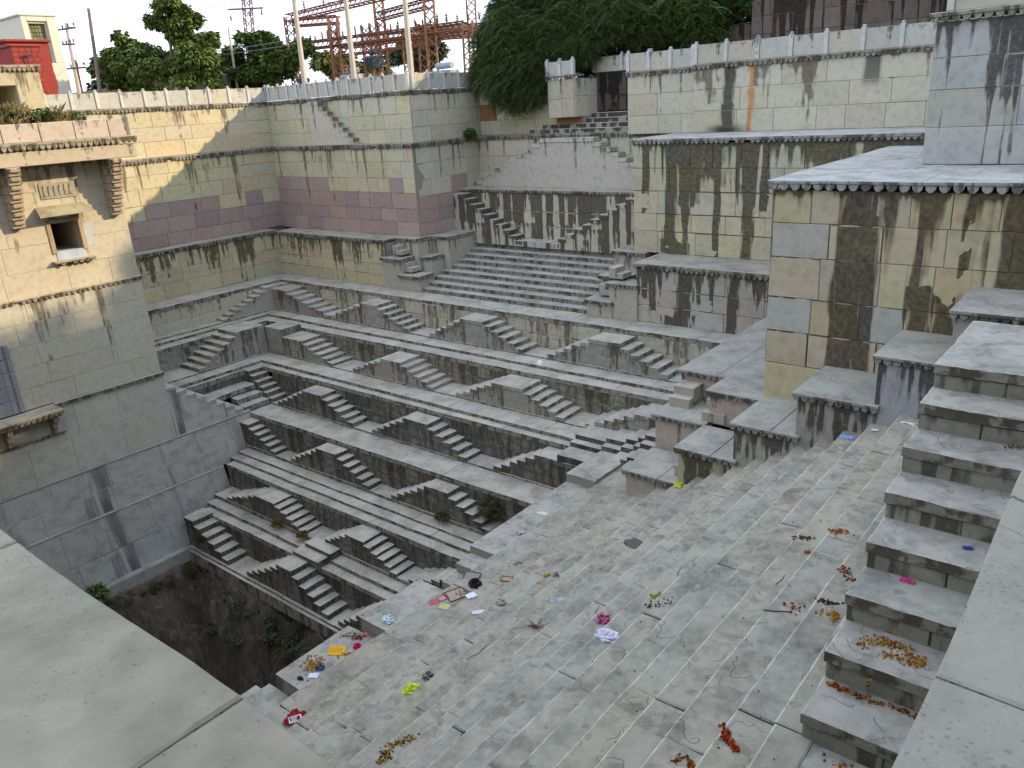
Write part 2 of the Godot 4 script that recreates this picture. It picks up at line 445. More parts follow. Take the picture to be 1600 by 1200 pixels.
# a projecting string course: slab with a row of rounded drops under its lip; the slab runs back to make the ledge
func cornice(o: Node3D, axis: String, at: float, a0: float, a1: float, ytop: float, back: float, proj := 0.07, thick := 0.07, drop := 0.075, tint := Color(0.36, 0.34, 0.29), step := 0.115, slabs := 1.3):
	var a := a0
	while a < a1 - 0.001:
		var b := a + slabs * rr(0.7, 1.3)
		if a1 - b < slabs * 0.4: b = a1
		var mb := mbx(o, M.slab, M.riser)
		mb.sy = ytop * S; mb.sh = 0.5
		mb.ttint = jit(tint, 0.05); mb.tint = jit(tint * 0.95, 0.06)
		abox(mb, axis, at, a + 0.002, b - 0.002, ytop - thick, ytop + rr(-0.003, 0.003), -proj, back, 0.015)
		commit(mb, "ledge_slab", o)
		a = b
	if drop <= 0.0: return
	var q := mbx(o, M.riser, M.riser)
	q.tint = tint * 0.9; q.ttint = q.tint
	q.sy = ytop * S; q.sh = 0.6
	var n := int((a1 - a0) / step)
	for i in n:
		if rng.randf() < 0.03: continue
		var c := a0 + (i + 0.5) * (a1 - a0) / n
		var w := (a1 - a0) / n * 0.43
		var yt := ytop - thick + 0.003
		var pts := []
		for k in 6:
			var t := PI * k / 5.0
			pts.append([c - cos(t) * w, yt - sin(t) * drop])
		for d in [[-proj * 0.82, -1.0], [-proj * 0.12, 1.0]]:
			for k in 4:
				var A := ap(axis, at, pts[0][0], pts[0][1], d[0]); var B := ap(axis, at, pts[k + 1][0], pts[k + 1][1], d[0]); var C := ap(axis, at, pts[k + 2 if k < 4 else 5][0], pts[k + 2][1], d[0])
				var hn := Vector3(0, 0, -d[1]) if axis == "x" else Vector3(-d[1], 0, 0)
				q.tri(A, B, C, hn)
		for k in 5:
			q.quad(ap(axis, at, pts[k][0], pts[k][1], -proj * 0.82), ap(axis, at, pts[k + 1][0], pts[k + 1][1], -proj * 0.82), ap(axis, at, pts[k + 1][0], pts[k + 1][1], -proj * 0.12), ap(axis, at, pts[k][0], pts[k][1], -proj * 0.12), Vector3(0, -1, 0))
	var sc := commit(q, "scalloped_drops", o)
	sc.set_meta("kind", "stuff")

func ap(axis: String, at: float, a: float, y: float, d: float) -> Vector3:
	return P(a, y, at + d) if axis == "x" else P(at - d, y, a)

# a strip of paving along x (axis "x") or along v (axis "v": at = its front edge, back runs to -x)
func strip(o: Node3D, axis: String, at: float, a0: float, a1: float, y: float, back: float, thick: float, slab := 1.1, tint := TREAD, m: Material = null, jy := 0.004):
	var a := a0
	while a < a1 - 0.001:
		var b := a + slab * rr(0.6, 1.4)
		if a1 - b < slab * 0.4: b = a1
		var mb := mbx(o, m if m else M.slab, M.riser)
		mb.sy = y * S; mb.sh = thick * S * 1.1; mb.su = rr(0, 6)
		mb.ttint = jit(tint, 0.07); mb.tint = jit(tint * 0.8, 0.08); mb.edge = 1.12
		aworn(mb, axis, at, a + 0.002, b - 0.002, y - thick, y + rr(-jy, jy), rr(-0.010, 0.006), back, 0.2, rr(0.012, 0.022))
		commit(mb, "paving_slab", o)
		a = b

# a flight of steps against a terrace wall; left foot -> platform -> right foot
func flight(label: String, axis: String, at: float, back: float, yl: float, yp: float, xl, xpl: float, xpr: float, xr, n: int, m: Material, tint := TREAD, group := "stair flights on the terraces", btint := Color(0.36, 0.34, 0.30)) -> Node3D:
	var o := thing("stair_flight", label, "stairs", apos(axis, at, (xpl + xpr) / 2, yl), group)
	var cols := [[xpl, xpr, yp]]
	for sgn in [0, 1]:
		var f = xl if sgn == 0 else xr
		if f == null: continue
		var e := xpl if sgn == 0 else xpr
		for i in n:
			var t0 := float(i) / n; var t1 := float(i + 1) / n
			var p: float = lerpf(e, f, t0); var q: float = lerpf(e, f, t1)
			cols.append([minf(p, q), maxf(p, q), yp - (yp - yl) * (i + 1.0) / (n + 1.0)])
	var body := mbx(o, m, m)
	body.sy = yp * S; body.sh = (yp - yl) * S * 1.02; body.su = rr(0, 6)
	body.tint = jit(btint, 0.1); body.ttint = body.tint; body.wear = 0.004
	for c in cols:
		abox(body, axis, at, c[0], c[1], yl - 0.02, c[2] - 0.05, 0.012, back, 0.0)
	commit(body, "stair_body", o)
	var rise := (yp - yl) / (n + 1.0)
	for k in cols.size():
		var c = cols[k]
		var mb := mbx(o, M.slab, m)
		mb.sy = c[2] * S + 0.05; mb.sh = (yp - yl) * S; mb.su = body.su
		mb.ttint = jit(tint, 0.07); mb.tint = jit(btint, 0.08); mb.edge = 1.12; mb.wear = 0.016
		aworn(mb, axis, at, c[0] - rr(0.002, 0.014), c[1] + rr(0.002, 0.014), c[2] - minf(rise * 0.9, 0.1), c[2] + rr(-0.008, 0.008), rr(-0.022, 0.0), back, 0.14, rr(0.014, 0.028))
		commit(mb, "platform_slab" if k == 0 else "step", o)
	return o

# ------------------------------------------------------------------ the place
func _ready():
	rng.seed = 20240
	var cam := Camera3D.new()
	cam.name = "camera"
	add_child(cam)
	cam.transform = Transform3D(Basis(CAMX, CAMY, CAMZ), Vector3.ZERO)
	cam.keep_aspect = Camera3D.KEEP_HEIGHT
	cam.fov = 51.36
	cam.near = 0.05; cam.far = 1200.0
	cam.current = true
	var we := WorldEnvironment.new()
	we.name = "world_environment"
	var env := Environment.new()
	var sky := Sky.new()
	var psm := ProceduralSkyMaterial.new()
	psm.sky_top_color = Color(0.68, 0.72, 0.78)
	psm.sky_horizon_color = Color(0.78, 0.81, 0.86)
	psm.sky_curve = 0.12
	psm.ground_bottom_color = Color(0.25, 0.23, 0.2)
	psm.ground_horizon_color = Color(0.6, 0.6, 0.58)
	psm.sky_energy_multiplier = 1.0
	sky.sky_material = psm
	env.background_mode = Environment.BG_SKY
	env.sky = sky
	env.tonemap_mode = Environment.TONE_MAPPER_LINEAR
	env.tonemap_exposure = 3.3
	env.sdfgi_enabled = true; env.ssao_enabled = true; env.ssil_enabled = true
	we.environment = env
	add_child(we)
	var sun := DirectionalLight3D.new()
	sun.name = "sun"
	var al := deg_to_rad(24.0); var be := deg_to_rad(43.0)
	sun.look_at_from_position(Vector3.ZERO, Vector3(-cos(al) * cos(be), -sin(al), cos(al) * sin(be)), Vector3.UP)
	sun.light_energy = 0.6
	sun.light_color = Color(1.0, 0.89, 0.72)
	sun.light_angular_distance = 0.8
	sun.shadow_enabled = true
	add_child(sun)
	materials()
	terrain()
	north_terraces()
	west_terraces()
	tower()
	north_walls()
	north_east_bastion()
	east_stairs()
	east_bastions()
	parapets()
	pit()
	background()
	foliage()
	litter()

func terrain():
	# street level ground round the tank, as sheets that meet end to end
	var o := MeshInstance3D.new()
	o.name = "ground"
	var mb := MB.new(M.rock, M.rock)
	mb.ttint = Color(0.22, 0.19, 0.15)
	for r in [[-500, -23.9, -300, 500], [-23.9, 3.0, 24.0, 500], [3.0, 500, -300, 500], [-23.9, 3.0, -300, -1.3]]:
		var a := P(r[0], 0.3, r[2]); var b := P(r[1], 0.3, r[3])
		mb.quad(a, Vector3(b.x, a.y, a.z), b, Vector3(a.x, a.y, b.z), Vector3.UP)
	o = commit(mb, "ground")
	tag(o, "", "", "", "structure")
	var eb := MB.new(M.rock, M.rock)
	eb.ttint = Color(0.20, 0.17, 0.13); eb.tint = eb.ttint; eb.org = P(-20, -4, 20)
	for s in [[-24.2, -17.42, -5.2, 0.44, 16.9, 24.1], [-17.5, -13.3, -5.2, 0.44, 19.86, 24.1], [-13.4, -11.2, -5.2, 0.4, 20.6, 24.1], [-11.3, 3.1, -5.2, 0.42, 19.3, 24.1], [-26.0, -24.1, -10.0, 0.40, -1.0, 17.0], [-24.3, -23.55, -5.2, -1.0, 7.0, 17.0]]:
		eb.box(s[0], s[1], s[2], s[3], s[4], s[5], 0.0)
	for s in [[0.4, 3.1, -13.0, -1.1, -1.2, 11.2], [1.25, 3.1, -13.0, -0.2, 11.0, 19.4], [-1.0, 0.35, -13.0, -4.2, 0.35, 7.3], [-6.8, -1.3, -13.0, -6.7, 0.3, 9.9], [-5.0, 1.25, -13.0, -4.6, 11.6, 19.4], [-26.0, -21.25, -13.0, -6.9, 6.0, 16.0], [-24.0, -16.9, -13.0, -5.2, 15.9, 24.0], [-17.0, -5.0, -13.0, -5.3, 16.2, 24.0]]:
		eb.box(s[0], s[1], s[2], s[3], s[4], s[5], 0.0)
	for r in ROWS:
		eb.box(-21.0, -7.0, -13.0, r[0] - 0.32, r[2] + 0.1, 16.3, 0.0)
	tag(commit(eb, "earth_bank"), "", "", "", "structure")
	# unseen hillside added east and north-east of the tank to block the sun
	var h := MB.new(M.rock, M.rock)
	h.ttint = Color(0.12, 0.11, 0.07); h.tint = h.ttint
	var n := FastNoiseLite.new(); n.seed = 5; n.frequency = 0.05
	var hf := func(x: float, v: float) -> float:
		var e := sm(5.0, 13.5, x) * 11.0
		var f := sm(25.0, 36.0, v) * sm(-14.0, -2.0, x) * 7.0
		return 0.2 + maxf(e, f) * (1.0 + 0.25 * n.get_noise_2d(x * 4.0, v * 4.0))
	for i in range(-8, 40):
		for j in range(-8, 40):
			var x := i * 2.0; var v := j * 2.0
			if hf.call(x + 2, v + 2) < 0.25 and hf.call(x, v) < 0.25 and hf.call(x, v + 2) < 0.25 and hf.call(x + 2, v) < 0.25: continue
			h.quad(P(x, hf.call(x, v), v), P(x + 2, hf.call(x + 2, v), v), P(x + 2, hf.call(x + 2, v + 2), v + 2), P(x, hf.call(x, v + 2), v + 2), Vector3.UP)
	tag(commit(h, "hill"), "", "", "", "structure")

# rows of the north side: landing y, stair face v, wall v, top y
const ROWS := [[-10.0, 8.18, 8.696, -9.27], [-9.08, 9.19, 9.70, -8.454], [-8.237, 10.476, 10.853, -7.465], [-7.42, 11.564, 12.045, -6.649], [-6.525, 12.794, 13.495, -5.863], [-5.744, 14.29, 14.921, -4.969]]
const LEVEL := ["lowest", "second lowest", "third lowest", "third highest", "second highest", "highest"]

func north_terraces():
	var o := Node3D.new()
	o.name = "terrace"; add_child(o); o.position = P(-12, -10, 8)
	tag(o, "", "", "", "structure")
	# front v, back v, y, thickness, left x, right x
	for s in [[8.06, 8.14, -10.06, 0.3, -17.84, -8.0], [8.133, 8.72, -10.0, 0.3, -17.84, -8.0], [8.696, 8.93, -9.27, 0.12, -17.9, -8.0], [8.917, 9.2, -9.176, 0.15, -18.0, -8.0], [9.19, 9.72, -9.079, 0.2, -18.05, -7.5],
		[9.70, 9.95, -8.454, 0.12, -18.15, -7.5], [9.94, 10.2, -8.379, 0.15, -18.3, -7.5], [10.194, 10.48, -8.318, 0.2, -18.3, -7.5], [10.476, 10.87, -8.237, 0.2, -18.4, -7.4],
		[10.853, 11.57, -7.465, 0.12, -18.62, -7.3], [11.564, 12.06, -7.42, 0.2, -18.9, -7.3],
		[12.045, 12.24, -6.649, 0.12, -19.76, -6.3], [12.233, 12.80, -6.563, 0.15, -20.21, -6.3], [12.794, 13.51, -6.525, 0.2, -21.2, -6.2],
		[13.495, 13.86, -5.863, 0.12, -21.54, -6.0], [13.845, 14.30, -5.787, 0.15, -21.82, -6.0], [14.29, 14.94, -5.744, 0.2, -22.2, -6.0],
		[14.921, 15.9, -4.969, 0.14, -23.15, -5.6]]:
		strip(o, "x", s[0], s[4], s[5], s[2], s[1] - s[0], s[3], 1.3)
	var words := ["dark mould-streaked", "soot-dark", "blackened", "dark brown-stained", "streaked grey", "pale two-course"]
	var lefts := [-17.9, -18.1, -18.5, -19.0, -21.0, -22.1]
	for i in 6:
		var r = ROWS[i]
		wall("%s retaining wall behind the %s row of triangular stairs, north side" % [words[i], LEVEL[i]], "x", r[2], lefts[i], -6.0 - 0.3 * (6 - i), r[0], r[3] - 0.1, 2, 1.25, GREY if i < 4 else PALE, M.grime if i < 4 else (M.grimelight if i == 5 else M.grime), {"group": "retaining walls between the terraces", "depth": 1.2})
	var fl := [
		[0, null, -17.84, -17.42, -16.11], [0, -15.32, -13.99, -13.47, -12.35], [0, -12.02, -10.95, -10.3, null],
		[1, -17.46, -16.18, -15.35, -14.3], [1, -13.67, -12.78, -12.17, -11.2], [1, -10.85, -9.7, -9.0, null],
		[2, null, -18.5, -18.06, -17.0], [2, -16.33, -15.21, -14.46, -13.37], [2, -12.61, -11.51, -10.81, -9.7],
		[3, null, -20.1, -19.4, -18.45], [3, -18.18, -17.01, -16.22, -15.06], [3, -14.34, -13.20, -12.39, -11.24], [3, -10.45, -9.32, -7.2, null],
		[4, null, -19.38, -18.48, -17.19], [4, -16.33, -15.21, -14.46, -13.35], [4, -12.58, -11.44, -10.55, -9.45], [4, -8.87, -7.69, -6.8, null],
		[5, null, -21.9, -21.04, -19.0], [5, -18.96, -17.57, -16.88, -15.66], [5, -14.84, -13.72, -12.93, -11.70], [5, -10.93, -9.75, -8.93, -7.76]]
	var pos := ["against the left wall", "second from the left", "third from the left", "fourth from the left"]
	var seen := {}
	for f in fl:
		var r = ROWS[f[0]]
		var c: int = seen.get(f[0], 0)
		seen[f[0]] = c + 1
		var yp: float = r[0] + (r[3] - r[0]) * 0.82
		if f[0] == 0: yp = -9.27 + 0.06
		if f[0] == 3 and c == 0: yp = -6.66
		var shape := "half stair flight descending right" if f[1] == null else ("half stair flight climbing right" if f[4] == null else "triangular double stair")
		flight("%s, %s row, %s" % [shape, LEVEL[f[0]], pos[c]], "x", r[1], r[2] - r[1] + 0.02, r[0], yp, f[1], f[2], f[3], f[4], 5 if f[0] != 5 or c else 6, M.grime if f[0] < 4 else M.grimelight)
	# recessed foot slabs and the low stepping blocks in the middle of the lowest rows
	var q := thing("stepping_blocks", "two small stone stepping blocks between the lowest and second lowest stairs", "steps", P(-13.6, -9.2, 8.8))
	for b in [[-14.0, -13.1, -9.1, 8.62, 8.93], [-13.9, -13.0, -9.0, 8.9, 9.2]]:
		var mb := mbx(q, M.slab, M.grime)
		mb.sy = b[2] * S; mb.sh = 0.3
		mb.ttint = jit(TREAD); mb.tint = mb.ttint * 0.8
		mb.box(b[0], b[1], b[2] - 0.16, b[2], b[3], b[4], 0.015)
		commit(mb, "block", q)
	# stepped corner at the right end of the middle rows
	q = thing("stepped_corner", "pyramid-like corner of small stone steps at the right end of the terraces", "steps", P(-8, -7, 12))
	var xs := [-8.75, -8.0, -7.55, -7.28, -7.13, -6.6]
	for j in 3:
		var v0: float = [11.564, 12.03, 12.22][j]
		var v1: float = [12.03, 12.22, 12.79][j]
		for i in 5:
			var y := -6.64 + 0.085 * i + 0.1 * j
			var mb := mbx(q, M.slab, M.grime)
			mb.sy = y * S; mb.sh = 1.2; mb.su = rr(0, 5)
			mb.ttint = jit(TREAD); mb.tint = Color(0.33, 0.31, 0.27)
			mb.box(xs[i] + 0.003, xs[i + 1] + 0.003, y - (0.8 if j == 0 else 0.25), y, v0, v1, 0.014)
			commit(mb, "step", q)

func west_terraces():
	var o := Node3D.new()
	o.name = "terrace_001"; add_child(o); o.position = P(-21, -6, 11)
	tag(o, "", "", "", "structure")
	var v0 := 7.4
	for s in [[-19.63, 0.13, -6.655, 12.04], [-19.74, 0.47, -6.567, 12.23], [-20.2, 0.96, -6.529, 12.79], [-21.12, 0.42, -5.867, 13.49], [-21.52, 0.3, -5.791, 13.84], [-21.8, 0.36, -5.748, 14.28], [-22.15, 0.95, -4.973, 14.92]]:
		strip(o, "v", s[0], v0, s[3], s[2], s[1], 0.14, 1.3)
	for s in [[-18.55, 0.35, -7.3, 11.55], [-18.85, 0.35, -7.15, 11.55], [-19.15, 0.5, -6.98, 11.55]]:
		strip(o, "v", s[0], 10.75, s[3], s[2], s[1], 0.14, 0.9)
	strip(o, "v", -19.1, v0, 10.75, -6.98, 0.55, 0.14, 1.2)
	wall("low dark wall below the left terrace edge, beside the tower", "v", -19.63, v0, 11.6, -7.0, -6.74, 1, 1.4, GREY, M.grime, {"group": "retaining walls between the terraces"})
	wall("grey wall behind the lower left-hand stair flight", "v", -21.13, v0, 13.5, -6.54, -5.97, 2, 1.2, GREY, M.grimelight, {"group": "retaining walls between the terraces"})
	wall("pale two-course wall behind the upper left-hand stair flight", "v", -22.15, v0, 14.93, -5.76, -5.08, 2, 1.2, PALE, M.light, {"group": "retaining walls between the terraces"})
	flight("lower stair flight on the left terraces, rising towards the inner corner", "v", -20.2, 0.95, -6.53, -5.72, 10.55, 11.85, 12.78, null, 6, M.grimelight)
	flight("upper stair flight on the left terraces, rising towards the inner corner", "v", -21.8, 0.35, -5.75, -5.04, 12.45, 14.1, 14.9, null, 7, M.light)
	var q := thing("corner_landing", "square stone landing block in the inner corner between the two lower flights", "platform", P(-19.8, -6.5, 13))
	var mb := mbx(q, M.slab, M.grimelight)
	mb.sy = -5.72 * S; mb.sh = 1.2; mb.ttint = TREAD; mb.tint = Color(0.33, 0.32, 0.28)
	mb.box(-20.2, -19.39, -6.5, -5.76, 12.79, 13.5, 0.015)
	commit(mb, "block", q)

func tower():
	var t := thing("stone_tower", "tall plastered stone tower with a bracketed balcony and small window, left side", "tower", P(-20.5, -10, 4))
	var v1 := 8.73
	# x face, y0, y1, v0, v1, material, courses
	for s in [[-17.80, -10.2, -8.56, -1.0, 9.72, M.damp, 2, Color(0.46, 0.455, 0.43), -0.315], [-18.34, -8.54, -7.41, -1.0, 10.86, M.damp, 2, Color(0.46, 0.45, 0.42), -0.14], [-18.50, -7.39, -5.70, -1.0, v1, M.plaster, 2, Color(0.46, 0.445, 0.385)], [-18.55, -5.66, -3.36, -1.0, v1, M.light, 5, Color(0.47, 0.445, 0.365)], [-18.60, -3.31, -0.66, 1.0, v1, M.light, 5, Color(0.46, 0.42, 0.33)]]:
		var mb := mbx(t, M.mortar, M.mortar)
		var shr: float = s[8] if s.size() > 8 else 0.0
		mb.shear = shr; mb.shy = s[1] * S
		if s[1] > -3.4:
			mb.box(s[0] - 4.4, s[0] - 0.02, s[1], -2.48, s[3], s[4], 0.0)
			mb.box(s[0] - 4.4, s[0] - 0.02, -1.86, s[2], s[3], s[4], 0.0)
			mb.box(s[0] - 4.4, s[0] - 0.02, -2.48, -1.86, s[3], 7.06, 0.0)
			mb.box(s[0] - 4.4, s[0] - 0.02, -2.48, -1.86, 7.65, s[4], 0.0)
		else:
			mb.box(s[0] - 4.4, s[0] - 0.02, s[1], s[2], s[3], s[4], 0.0)
		commit(mb, "wall_core", t)
		var y: float = s[1]
		var n: int = s[6]
		for r in n:
			var yn: float = s[1] + (s[2] - s[1]) * (r + 1.0) / n
			var a: float = s[3]
			while a < s[4] - 0.001:
				var b := a + rr(0.9, 1.7)
				if s[4] - b < 0.5: b = s[4]
				var q := mbx(t, s[5], s[5])
				q.su = -rr(0, 0.3); q.sl = 9.0; q.sy = s[2] * S; q.sh = (s[2] - s[1]) * S
				q.tint = jit(s[7], 0.035); q.ttint = q.tint; q.shear = shr; q.shy = s[1] * S
				# leave the window opening free
				var cuts := [[a, b]]
				if s[1] > -3.4 and y < -1.87 and yn > -2.47:
					cuts = []
					if a < 7.07: cuts.append([a, minf(b, 7.07)])
					if b > 7.64: cuts.append([maxf(a, 7.64), b])
				for c in cuts:
					if c[1] - c[0] > 0.02:
						q.box(s[0] - 0.14, s[0] + rr(0, 0.004), y + 0.002, yn - 0.002, c[0] + 0.002, c[1] - 0.002, 0.006)
				if q.sf[1][0].size(): commit(q, "stone_block", t)
				a = b
			y = yn
		if s[1] > -10.3 and s[1] < -7.0:
			var k := mbx(t, M.slab, M.plaster)
			k.ttint = Color(0.38, 0.37, 0.33); k.tint = k.ttint
			var xe: float = s[0] + shr * (s[2] - s[1])
			k.box(xe - 0.6, xe + 0.03, s[2] - 0.03, s[2] + 0.02, s[3], s[4], 0.02)
			commit(k, "ledge", t)
	var kb := mbx(t, M.slab, M.plaster)
	kb.ttint = Color(0.33, 0.33, 0.31); kb.tint = kb.ttint
	kb.box(-17.95, -17.70, -10.35, -10.0, -1.0, 8.13, 0.03)
	commit(kb, "kerb", t)
	cornice(t, "v", -18.50, 6.2, v1 + 0.02, -5.66, 0.3, 0.07, 0.045, 0.06)
	cornice(t, "v", -18.57, 1.0, v1 + 0.03, -3.30, 0.3, 0.07, 0.045, 0.06, Color(0.4, 0.37, 0.28))
	# window: dark room behind, stone frame, painted sill panel, hood and sill
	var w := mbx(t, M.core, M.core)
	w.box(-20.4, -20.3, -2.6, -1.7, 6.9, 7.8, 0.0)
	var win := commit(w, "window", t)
	for f in [[6.98, 7.07, -2.50, -1.80], [7.64, 7.73, -2.50, -1.80], [7.07, 7.64, -1.87, -1.78]]:
		var q := mbx(t, M.slab, M.slab); q.tint = Color(0.40, 0.32, 0.20); q.ttint = q.tint
		q.box(-18.85, -18.57, f[2], f[3], f[0], f[1], 0.01)
		commit(q, "frame", win)
	var pn := mbx(t, M.slab, M.slab); pn.tint = Color(0.40, 0.47, 0.56); pn.ttint = pn.tint
	pn.box(-18.8, -18.585, -2.68, -2.47, 7.05, 7.66, 0.008)
	commit(pn, "painted_panel", win)
	for p in [[7.72, 7.90, -2.45, -1.95], [7.2, 7.5, -1.78, -1.66]]:
		var q := mbx(t, M.light, M.light); q.tint = Color(0.42, 0.46, 0.48); q.ttint = q.tint
		q.box(-18.7, -18.592, p[2], p[3], p[0], p[1], 0.004)
		commit(q, "painted_patch", win)
	cornice(t, "v", -18.6, 6.92, 7.82, -2.66, 0.05, 0.14, 0.05, 0.05, Color(0.42, 0.38, 0.28))
	var hood := mbx(t, M.slab, M.slab); hood.tint = Color(0.36, 0.33, 0.23); hood.ttint = hood.tint
	var e := [P(-18.6, -1.50, 6.86), P(-18.6, -1.50, 7.86), P(-18.28, -1.66, 7.92), P(-18.28, -1.66, 6.80)]
	var dn := Vector3(0, -0.06, 0)
	hood.quad(e[0], e[1], e[2], e[3], Vector3(0.3, 1, 0).normalized())
	hood.quad(e[0] + dn, e[1] + dn, e[2] + dn, e[3] + dn, Vector3(-0.3, -1, 0).normalized())
	hood.quad(e[2], e[3], e[3] + dn, e[2] + dn, Vector3(1, 0, 0))
	hood.quad(e[1], e[2], e[2] + dn, e[1] + dn, Vector3(0, 0, -1))
	hood.quad(e[0], e[3], e[3] + dn, e[0] + dn, Vector3(0, 0, 1))
	commit(hood, "hood", win)
	for v in [6.98, 7.70]:
		var q := mbx(t, M.slab, M.slab); q.tint = Color(0.37, 0.33, 0.24); q.ttint = q.tint
		q.box(-18.6, -18.46, -1.72, -1.58, v, v + 0.06, 0.01)
		commit(q, "hood_bracket", win)
	# carved panel above the hood
	var cp := mbx(t, M.slab, M.slab); cp.tint = Color(0.36, 0.34, 0.28); cp.ttint = cp.tint
	cp.box(-18.62, -18.575, -1.36, -1.04, 7.02, 7.76, 0.01)
	for i in 6:
		cp.box(-18.6, -18.555, -1.30, -1.14, 7.08 + i * 0.108, 7.14 + i * 0.108, 0.012)
		cp.box(-18.6, -18.55, -1.14, -1.09, 7.095 + i * 0.108, 7.125 + i * 0.108, 0.01)
	commit(cp, "carved_panel", t)
	# balcony: deck slab, scalloped course, parapet slabs, and stacked brackets below
	var bx := -18.05
	var dk := mbx(t, M.slab, M.light); dk.tint = Color(0.42, 0.37, 0.28); dk.ttint = dk.tint
	dk.sy = -0.3 * S; dk.sh = 0.8
	dk.box(-19.4, bx, -0.64, -0.36, 1.0, 9.02, 0.02)
	commit(dk, "balcony_deck", t)
	cornice(t, "v", bx, 1.0, 9.06, -0.20, 0.5, 0.06, 0.06, 0.09, Color(0.42, 0.38, 0.28), 0.12)
	var a := 1.0
	while a < 8.9:
		var b := minf(a + rr(0.62, 0.72), 8.9)
		var q := mbx(t, M.light, M.light); q.tint = jit(Color(0.45, 0.39, 0.33), 0.05); q.ttint = q.tint
		q.sy = 0.2 * S; q.sh = 0.8
		q.box(bx - 0.12, bx - 0.02 + rr(0, 0.01), -0.19, 0.17, a + 0.008, b - 0.008, 0.012)
		commit(q, "parapet_slab", t)
		a = b
	var ps := mbx(t, M.slab, M.slab); ps.tint = Color(0.22, 0.21, 0.20); ps.ttint = ps.tint
	ps.box(bx - 0.12, bx - 0.04, -0.19, 0.2, 8.91, 8.98, 0.01)
	commit(ps, "parapet_post", t)
	for v in [4.4, 6.42, 8.48]:
		var br := mbx(t, M.medium, M.medium); br.tint = Color(0.34, 0.28, 0.21); br.ttint = br.tint
		br.sy = -0.6 * S; br.sh = 2.0
		for k in 7:
			var y1 := -0.64 - k * 0.175
			var pr := 0.64 * pow(1.0 - k / 7.4, 0.8)
			br.box(-18.62, -18.6 + pr, y1 - 0.17, y1, v - 0.13, v + 0.13, 0.02)
			br.box(-18.6 + pr * 0.6, -18.6 + pr + 0.06, y1 - 0.10, y1 - 0.01, v - 0.10, v + 0.10, 0.035)
		commit(br, "bracket", t)
	# the wall that runs on from the tower with steps along its top
	var sw := thing("stepped_wall", "dark stained wall running from the tower with small steps descending its top", "wall", P(-18.7, -7.4, 9.7))
	var bd := mbx(sw, M.damp, M.damp)
	bd.sy = -6.0 * S; bd.sh = 2.4; bd.su = 1.0; bd.sl = 7.0; bd.wear = 0.0
	bd.tint = Color(0.44, 0.435, 0.41); bd.ttint = bd.tint
	for i in 8:
		bd.box(-19.0, -18.505, -7.4, -6.17 - i * 0.165, 8.73 + i * 0.245, 8.73 + (i + 1) * 0.245, 0.0)
	commit(bd, "wall_body", sw)
	for i in 8:
		var y := -6.12 - i * 0.165
		var mb := mbx(sw, M.slab, M.damp)
		mb.sy = y * S + 0.1; mb.sh = 2.4
		mb.ttint = jit(Color(0.38, 0.37, 0.33)); mb.tint = Color(0.40, 0.395, 0.37)
		mb.worn(-19.0, -18.49, y - 0.08, y, 8.73 + i * 0.245, 8.98 + i * 0.245, 0.12, 0.02)
		commit(mb, "step", sw)
	# lower balcony at the left edge
	var lb := thing("balcony", "low stone balcony with carved brackets on the tower's left edge", "balcony", P(-18.3, -6.2, 4))
	cornice(lb, "v", -18.1, 1.0, 6.22, -5.70, 0.5, 0.07, 0.06, 0.06, Color(0.40, 0.36, 0.28))
	var pl := mbx(lb, M.slab, M.slab); pl.tint = Color(0.36, 0.33, 0.26); pl.ttint = pl.tint
	pl.box(-18.5, -18.12, -5.86, -5.765, 1.0, 6.2, 0.02)
	commit(pl, "beam", lb)
	for v in [3.2, 4.2, 5.12, 6.05]:
		var q := mbx(lb, M.riser, M.riser); q.tint = Color(0.38, 0.35, 0.28); q.ttint = q.tint
		q.box(-18.5, -18.15, -6.0, -5.87, v - 0.06, v + 0.06, 0.03)
		q.box(-18.5, -18.25, -6.16, -6.0, v - 0.05, v + 0.05, 0.03)
		q.box(-18.5, -18.34, -6.3, -6.15, v - 0.045, v + 0.045, 0.03)
		commit(q, "bracket", lb)
	cornice(lb, "v", -18.48, 1.0, 6.3, -6.30, 0.1, 0.05, 0.03, 0.05, Color(0.36, 0.34, 0.28))
	var rc := thing("stone_screen", "grey rough stone screen filling the recess at the tower's left edge", "wall", P(-18.5, -5.7, 3))
	for i in 5:
		var q := mbx(rc, M.damp, M.damp); q.tint = jit(Color(0.27, 0.27, 0.29)); q.ttint = q.tint
		q.box(-18.6, -18.5 + rr(0, 0.01), -5.65 + i * 0.3, -5.355 + i * 0.3, 1.0, 5.62, 0.02)
		commit(q, "stone_course", rc)
	# small pavilion on top
	var pv := thing("gate_pavilion", "cream stone gate pavilion with a dark doorway above the tower", "pavilion", P(-20.7, 0.2, 7.5))
	for s in [[7.82, 8.36, 0.0, 1.30], [5.0, 7.1, 0.0, 1.30], [7.1, 7.82, 1.0, 1.30]]:
		var q := mbx(pv, M.light, M.light); q.tint = Color(0.44, 0.39, 0.27); q.ttint = q.tint
		q.sy = 1.3 * S; q.sh = 2.0
		q.box(-22.0, -20.5, s[2], s[3], s[0], s[1], 0.015)
		commit(q, "wall", pv)
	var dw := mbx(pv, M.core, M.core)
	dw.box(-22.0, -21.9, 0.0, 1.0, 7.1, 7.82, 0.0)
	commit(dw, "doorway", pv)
	cornice(pv, "v", -20.5, 5.0, 8.4, 1.42, 1.6, 0.06, 0.06, 0.08, Color(0.42, 0.38, 0.28), 0.10)
	var tdk := MB.new(M.slab, M.slab); tdk.ttint = Color(0.38, 0.36, 0.3); tdk.tint = tdk.ttint
	tdk.org = P(-20.5, -0.2, 4)
	tdk.box(-23.0, -18.6, -0.6, -0.14, -1.0, 8.9, 0.0)
	tag(commit(tdk, "paved_deck"), "", "", "", "structure")

